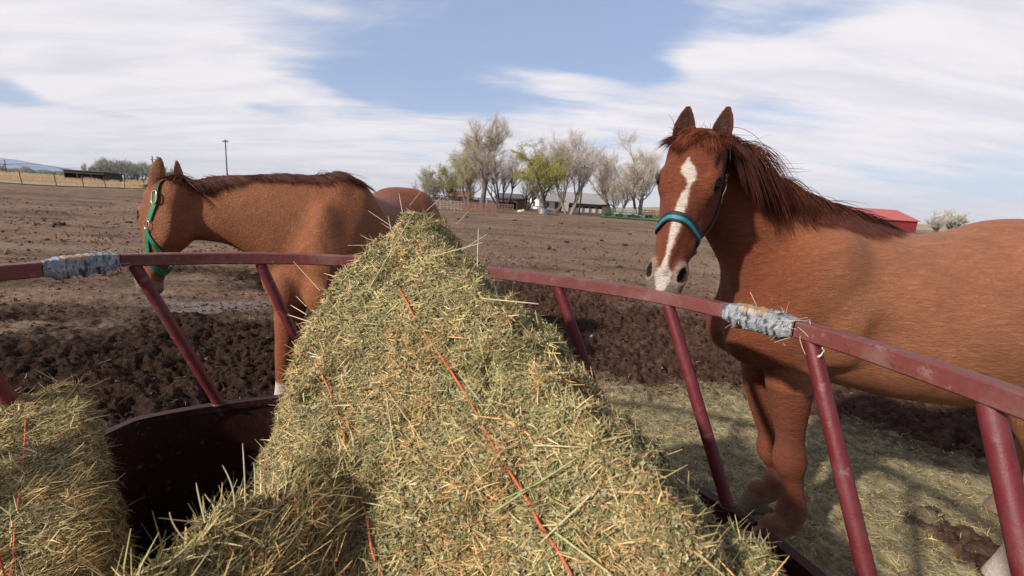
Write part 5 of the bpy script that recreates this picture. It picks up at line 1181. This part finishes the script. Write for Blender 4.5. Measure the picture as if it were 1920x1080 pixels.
# ---------------------------------------------------------------- the left horse, facing us and turned left
def horse_left():
    H = Head(at(318, 358, 2.58), at(278, 535, 2.52)-at(318, 352, 2.58), A([-.93, .36, .05]), .60)
    ears = [((-.005, .02, .062), unit(-H.a*1.0+H.n*.28+H.w*.10), H.w*.55+H.n*.8), ((-.005, .02, -.062), unit(-H.a+H.n*.15-H.w*.1), -H.w*.3+H.n*.9)]
    if H.w[1] > 0: ears = [((b[0], b[1], -b[2]), d, f) for b, d, f in ears]
    X0 = -1.14
    T_ = lambda y, ztop, zbot, cx, hw: [y, (ztop+zbot)/2, (ztop-zbot)/2, cx, hw]
    # tube along +y; lateral axis = cross(y, z) = +x
    pr = [p_tube((0, 0, 0), (0, 1, 0), (0, 0, 1), [T_(2.60, 1.10, .86, X0-.02, .10), T_(2.66, 1.20, .80, X0-.01, .17), T_(2.76, 1.32, .76, X0, .225), T_(2.90, 1.435, .73, X0+.01, .25), T_(3.05, 1.46, .71, X0+.03, .28), T_(3.25, 1.41, .68, X0+.05, .32),
                  T_(3.5, 1.385, .67, X0+.08, .34), T_(3.75, 1.42, .70, X0+.11, .34), T_(3.95, 1.475, .78, X0+.14, .32), T_(4.12, 1.46, .86, X0+.16, .28), T_(4.27, 1.36, .95, X0+.18, .19), T_(4.34, 1.25, 1.0, X0+.18, .08)], .08, egg=-.1)]
    nb0 = at(606, 440, 2.86); nb1 = at(338, 392, 2.60); nd = unit(nb1-nb0); NL = np.linalg.norm(nb1-nb0)
    hh = lambda s, top, bot, w_: [s, 0, 0, 0, w_]
    # neck stations from picture rows: crest and throat
    def row(px_, yc, yt, D, w_):
        a_ = at(px_, yc, D); b_ = at(px_, yt, D); c_ = (a_+b_)/2-nb0; return [c_@nd, c_[2]-nd[2]*(c_@nd), (a_[2]-b_[2])/2, 0, w_]
    st = [row(735, 440, 500, 2.95, .05), row(700, 392, 530, 2.93, .10), row(665, 352, 555, 2.91, .15), row(610, 336, 540, 2.87, .19), row(550, 330, 518, 2.82, .175), row(490, 329, 484, 2.76, .145), row(440, 331, 460, 2.70, .115), row(395, 334, 452, 2.65, .095), row(350, 342, 448, 2.60, .085), row(325, 352, 430, 2.58, .06)]
    st.sort(key=lambda r: r[0]); pr.append(p_tube(nb0, nd, (0, 0, 1), st, .09, egg=-.25))
    pr.append(p_cone(at(636, 352, 2.90), at(612, 500, 2.66), .075, .085, k=.045)); pr.append(p_ell(at(612, 470, 2.72), (.085, .12, .27), k=.07)); pr.append(p_ell(at(520, 500, 2.78), (.09, .12, .22), k=.07))   # shoulder points
    pr.append(p_ell(at(605, 555, 2.66), (.10, .10, .12), k=.06)); pr.append(p_ell(at(535, 545, 2.66), (.085, .09, .12), k=.06))
    for g_ in (-1, 1): pr.append(p_ell((X0+.15+.14*g_, 4.0, 1.12), (.19, .25, .32), k=.10))
    L1 = [(*at(548, 560, 2.70), .092), (*at(541, 600, 2.69), .078), (*at(537, 640, 2.67), .060), (*at(534, 668, 2.66), .052), (*at(533, 690, 2.66), .047), (*at(531, 712, 2.66), .039), (*at(529, 735, 2.66), .038), (*at(526, 755, 2.65), .046), (*at(520, 766, 2.63), .042)]
    c_ = at(516, 772, 2.62); L1.append((c_[0], c_[1], .085, .05)); pr += leg_front(L1, (-.3, -1))
    L2 = [(*at(632, 570, 2.75), .098), (*at(636, 620, 2.74), .075), (*at(638, 665, 2.73), .052), (*at(638, 690, 2.73), .05), (*at(638, 715, 2.73), .038), (*at(638, 740, 2.72), .045), (*at(636, 755, 2.70), .04)]
    c_ = at(634, 763, 2.69); L2.append((c_[0], c_[1], .085, .05)); pr += leg_front(L2, (0, -1))
    for x0 in (X0-.02, X0+.32):
        y = 4.0; pr += leg_front([(x0, y, .95, .17), (x0, y-.05, .80, .13), (x0, y+.05, .66, .085), (x0, y+.16, .54, .058), (x0, y+.14, .44, .045), (x0, y+.08, .26, .04), (x0, y+.06, .19, .05), (x0, y, .12, .043), (x0, y-.02, .085, .05)], (0, -1))
    ch = [(*at(500, 492, 2.70), .06)]
    hp_ = H.prims(ears, 1.12, .85, .72); pr += hp_
    def cols(P):
        n = coat_noise(P+3)[:, None]; c = A([.275, .096, .040])*(.82+.36*n)
        k = sstep(P[:, 1], 2.7, 3.3)[:, None]; c = c*(1-k)+A([.210, .064, .027])*(.85+.3*n)*k  # unlit barrel painted as a darker coat colour
        lz = P[:, 2]; c = np.where((lz < .62)[:, None], A([.25, .072, .028])*(.8+.4*n), c)
        sock = sstep(.245-lz+.06*(n[:, 0]-.5)+.12*(P[:, 0]+1.4)*0, 0, .03)*(P[:, 1] < 3.2)*(P[:, 0] < -1.15); c = c+(A([.62, .55, .48])-c)*sock[:, None]
        c = c+(A([.12, .09, .07])-c)*(sstep(.085-lz, 0, .01)*.8)[:, None]
        q = H.loc(P); c = ear_cols(face_cols(c, q, None, 1), P, H)
        mz = sstep(q[:, 0], .47, .55)*(np.abs(q[:, 2]) < .1)*(q[:, 1] > -.15); c = c+(A([.30, .21, .15])-c)*(mz*.6*(np.abs(q[:, 0]) < .7))[:, None]
        return c
    t = build_horse('chestnut_horse', 'chestnut horse lowering its head to the left in a bright green halter', pr, (-2.35, 2.2, 0), (-.45, 4.5, 1.72), .0085, cols, (1, .5, 1.2), (X0, 3.3, 0))
    for g_ in (1, -1): MB().ell(H.p(.168, .0325, .0850*g_), (.0225,)*3, nu=20, nv=12).build('eye', m_eye, t, smooth=True)
    gw = mat('green_halter_web', (.005, .16, .075), rough=.6, vary=.15, vscale=60, bump=.0006, bscale=400); gd = mat('dark_green_web', (.008, .06, .035), rough=.6, vary=.2, vscale=60)
    g_ = 1 if H.w[1] < 0 else -1
    cheek = lerp_path([((.365, -.03, 0), (-.1, g_)), ((.30, -.045, 0), (0, g_)), ((.235, -.055, 0), (0, g_)), ((.15, -.062, 0), (0, g_)), ((.08, -.068, 0), (0, g_)), ((.02, -.066, 0), (.1, g_)), ((-.03, -.06, 0), (.2, g_)), ((-.07, -.045, 0), (.5, g_*.9, -.6)), ((-.07, -.035, 0), (.6, .05, -1))], 80)
    P, D = wrap(pr, H, cheek, .003); i0, i1 = 22, 27
    strap(P[i1:50], D[i1:50], .034, .005, gw, 'cheek_strap', t); strap(P[48:], D[48:], .030, .005, gd, 'crown_strap', t); strap(P[:i0], D[:i0], .033, .005, gw, 'cheek_strap', t)
    i = 24; ringmesh(P[i]+D[i]*.008, unit(P[i+1]-P[i-1]), unit(np.cross(D[i], P[i+1]-P[i-1])), .023, .021, .0028, m_steel, 'halter_ring', t)
    i = 45; ringmesh(P[i]+D[i]*.010, unit(P[i+1]-P[i-1]), unit(np.cross(D[i], P[i+1]-P[i-1])), .034, .020, .0035, m_brass, 'halter_buckle', t, .7)
    nose = lerp_path([((.385, -.03, 0), (-.1, g_)), ((.375, -.005, 0), (.6, g_*.8)), ((.365, 0, 0), (1, 0)), ((.375, -.005, 0), (.6, -g_*.8)), ((.385, -.03, 0), (-.1, -g_))], 44)
    P2, D2 = wrap(hp_, H, nose, .003); strap(P2, D2, .032, .005, gw, 'noseband', t)
    chin = lerp_path([((.39, -.04, 0), (-.2, g_)), ((.43, -.06, 0), (-.6, g_*.8)), ((.45, -.06, 0), (-1, .05)), ((.43, -.06, 0), (-.6, -g_*.8)), ((.39, -.04, 0), (-.2, -g_))], 44)
    P3, D3 = wrap(hp_, H, chin, .015); strap(P3, D3, .032, .005, gw, 'chin_strap', t)
    thr = lerp_path([((.245, -.06, 0), (0, g_)), ((.30, -.088, 0), (-.25, g_)), ((.36, -.10, 0), (-.7, g_*.8)), ((.40, -.075, 0), (-1, .1))], 40)
    P4, D4 = wrap(hp_, H, thr, .006); strap(P4, D4, .022, .005, gw, 'throat_strap', t)
    ringmesh(P2[1]+D2[1]*.008, H.a, H.n, .018, .015, .0026, m_steel, 'halter_ring', t)
    # mane
    rs = np.random.default_rng(41)
    cr = [(318, 340, 2.58), (350, 334, 2.60), (400, 330, 2.66), (460, 327, 2.74), (520, 326, 2.79), (580, 327, 2.85), (630, 331, 2.92), (655, 338, 2.98)]
    C3 = A([at(*q) for q in cr]); t_ = np.linspace(0, 7, 240); cl = np.stack([herm(np.arange(8), C3[:, i], t_) for i in range(3)], 1); cl = A([on_surf(pr, p, A([0, 0, 1.]), .15) for p in cl])
    n = 5200; i = rs.integers(0, 239, n); u = i/239.; cl_id = np.floor(u*46).astype(int); cn = rs.normal(0, .13, (60, 3))[cl_id]
    roots = cl[i]+rs.normal(0, .008, (n, 3)); dirs = A([.75, -.22, .12])+cn+rs.normal(0, .10, (n, 3)); L = rs.uniform(.06, .18, n)*(.8+.35*u); S1 = hair(pr, roots, dirs, L, rs, gk=.9, wind=(.75, 0, 0), r=.0013, minh=.006)
    n = 2600; i = rs.integers(90, 239, n); roots = cl[i]+rs.normal(0, .008, (n, 3)); dirs = A([.35, -.8, .1])+rs.normal(0, .18, (n, 3)); S2 = hair(pr, roots, dirs, rs.uniform(.04, .12, n), rs, gk=1.6, wind=(.2, 0, 0), r=.0012, minh=.006)
    n = 60; i = rs.integers(20, 235, n); roots = cl[i]; S3 = hair(pr, roots, A([.9, -.1, .35])+rs.normal(0, .18, (n, 3)), rs.uniform(.10, .24, n), rs, gk=.8, wind=(.5, 0, 0), r=.0007, jit=.08, wave=.3)
    n = 500; roots = cl[rs.integers(0, 40, n)]+rs.normal(0, .006, (n, 3)); S4 = hair(pr, roots, -H.a*-.75+A([.0, -.55, -.2])+rs.normal(0, .10, (n, 3)), rs.uniform(.08, .17, n), rs, gk=.8, r=.0012, minh=.006)
    hair_mesh([S1, S2, S3, S4], m_hair, 'mane', t, [(.10, .030, .016), (.065, .020, .012), (.08, .03, .02), (.15, .05, .025)], rs)
    n = 300; roots = A([X0+.16, 4.31, 1.24])+rs.normal(0, .016, (n, 3)); S7 = hair(pr, roots, A([0, .6, -.2])+rs.normal(0, .1, (n, 3)), rs.uniform(.6, .9, n), rs, K=14, gk=2.4, r=.0016); hair_mesh([S7], m_hair, 'tail', t, [(.10, .03, .015)], rs)
    return t, H, pr
if not os.environ.get('NOHORSE'):
    HR = horse_right(); HL = horse_left()

def clods():
    rs = np.random.default_rng(23); n = 60000; th = np.radians(rs.uniform(-62, 62, n)); r = 2.6*np.exp(rs.random(n)*2.6); x = r*np.sin(th); y = r*np.cos(th)
    ok = (np.hypot(x-FC[0], y-FC[1]) > 1.55)&(rs.random(n) < .25+1.0*sstep(fbm2(x*.8, y*1.3, 3, 61), .42, .62)); x, y, r = x[ok], y[ok], r[ok]; n = len(x)
    h, churn, hay, wet_sheen, *_ = gheight(x, y); k = rs.random(n) > hay*.8; x, y, r, h, churn = x[k], y[k], r[k], h[k], churn[k]; n = len(x)
    sz = np.exp(rs.normal(math.log(.0085), .45, n))*np.clip(r/6, .55, 1.9)
    base = A([[1, 0, 0], [-1, 0, 0], [0, 1, 0], [0, -1, 0], [0, 0, .8], [0, 0, -.8]], float); V = base[None]*sz[:, None, None]*(.6+.8*rs.random((n, 6, 1)))
    V = V+np.stack([x, y, h+sz*.3], 1)[:, None]+rs.normal(0, .25, (n, 6, 3))*sz[:, None, None]
    f = A([[0, 2, 4], [2, 1, 4], [1, 3, 4], [3, 0, 4], [2, 0, 5], [1, 2, 5], [3, 1, 5], [0, 3, 5]]); F = (f[None]+np.arange(n)[:, None, None]*6).reshape(-1, 3)
    c = A([.13, .080, .052])*(1-churn)[:, None]+A([.05, .03, .021])*churn[:, None]; c = c*(.45+1.1*rs.random((n, 1))); pale = rs.random(n) < .02; c[pale] = A([.26, .20, .13])
    kind(mk('dirt_clods', V.reshape(-1, 3), F, mat('dirt_clods', rough=.95, spec=.05, attr=True, vary=.2), cols=np.repeat(c, 6, 0), smooth=False), 'stuff')
clods()

def haze():
    mb = MB().box((-7500, -500, -3), (9500, 11500, 420)); m = bpy.data.materials.new('haze'); m.use_nodes = True; T = NT(m.node_tree)
    T.n.remove(T.n['Principled BSDF']); v = T.new('ShaderNodeVolumePrincipled'); v.inputs['Color'].default_value = (.80, .88, 1, 1); v.inputs['Density'].default_value = HAZE; v.inputs['Anisotropy'].default_value = .0
    T.l.new(v.outputs[0], T.n['Material Output'].inputs['Volume']); kind(mb.build('haze', m), 'stuff')
HAZE = float(os.environ.get('HZ', '6e-5'))
if HAZE: haze()
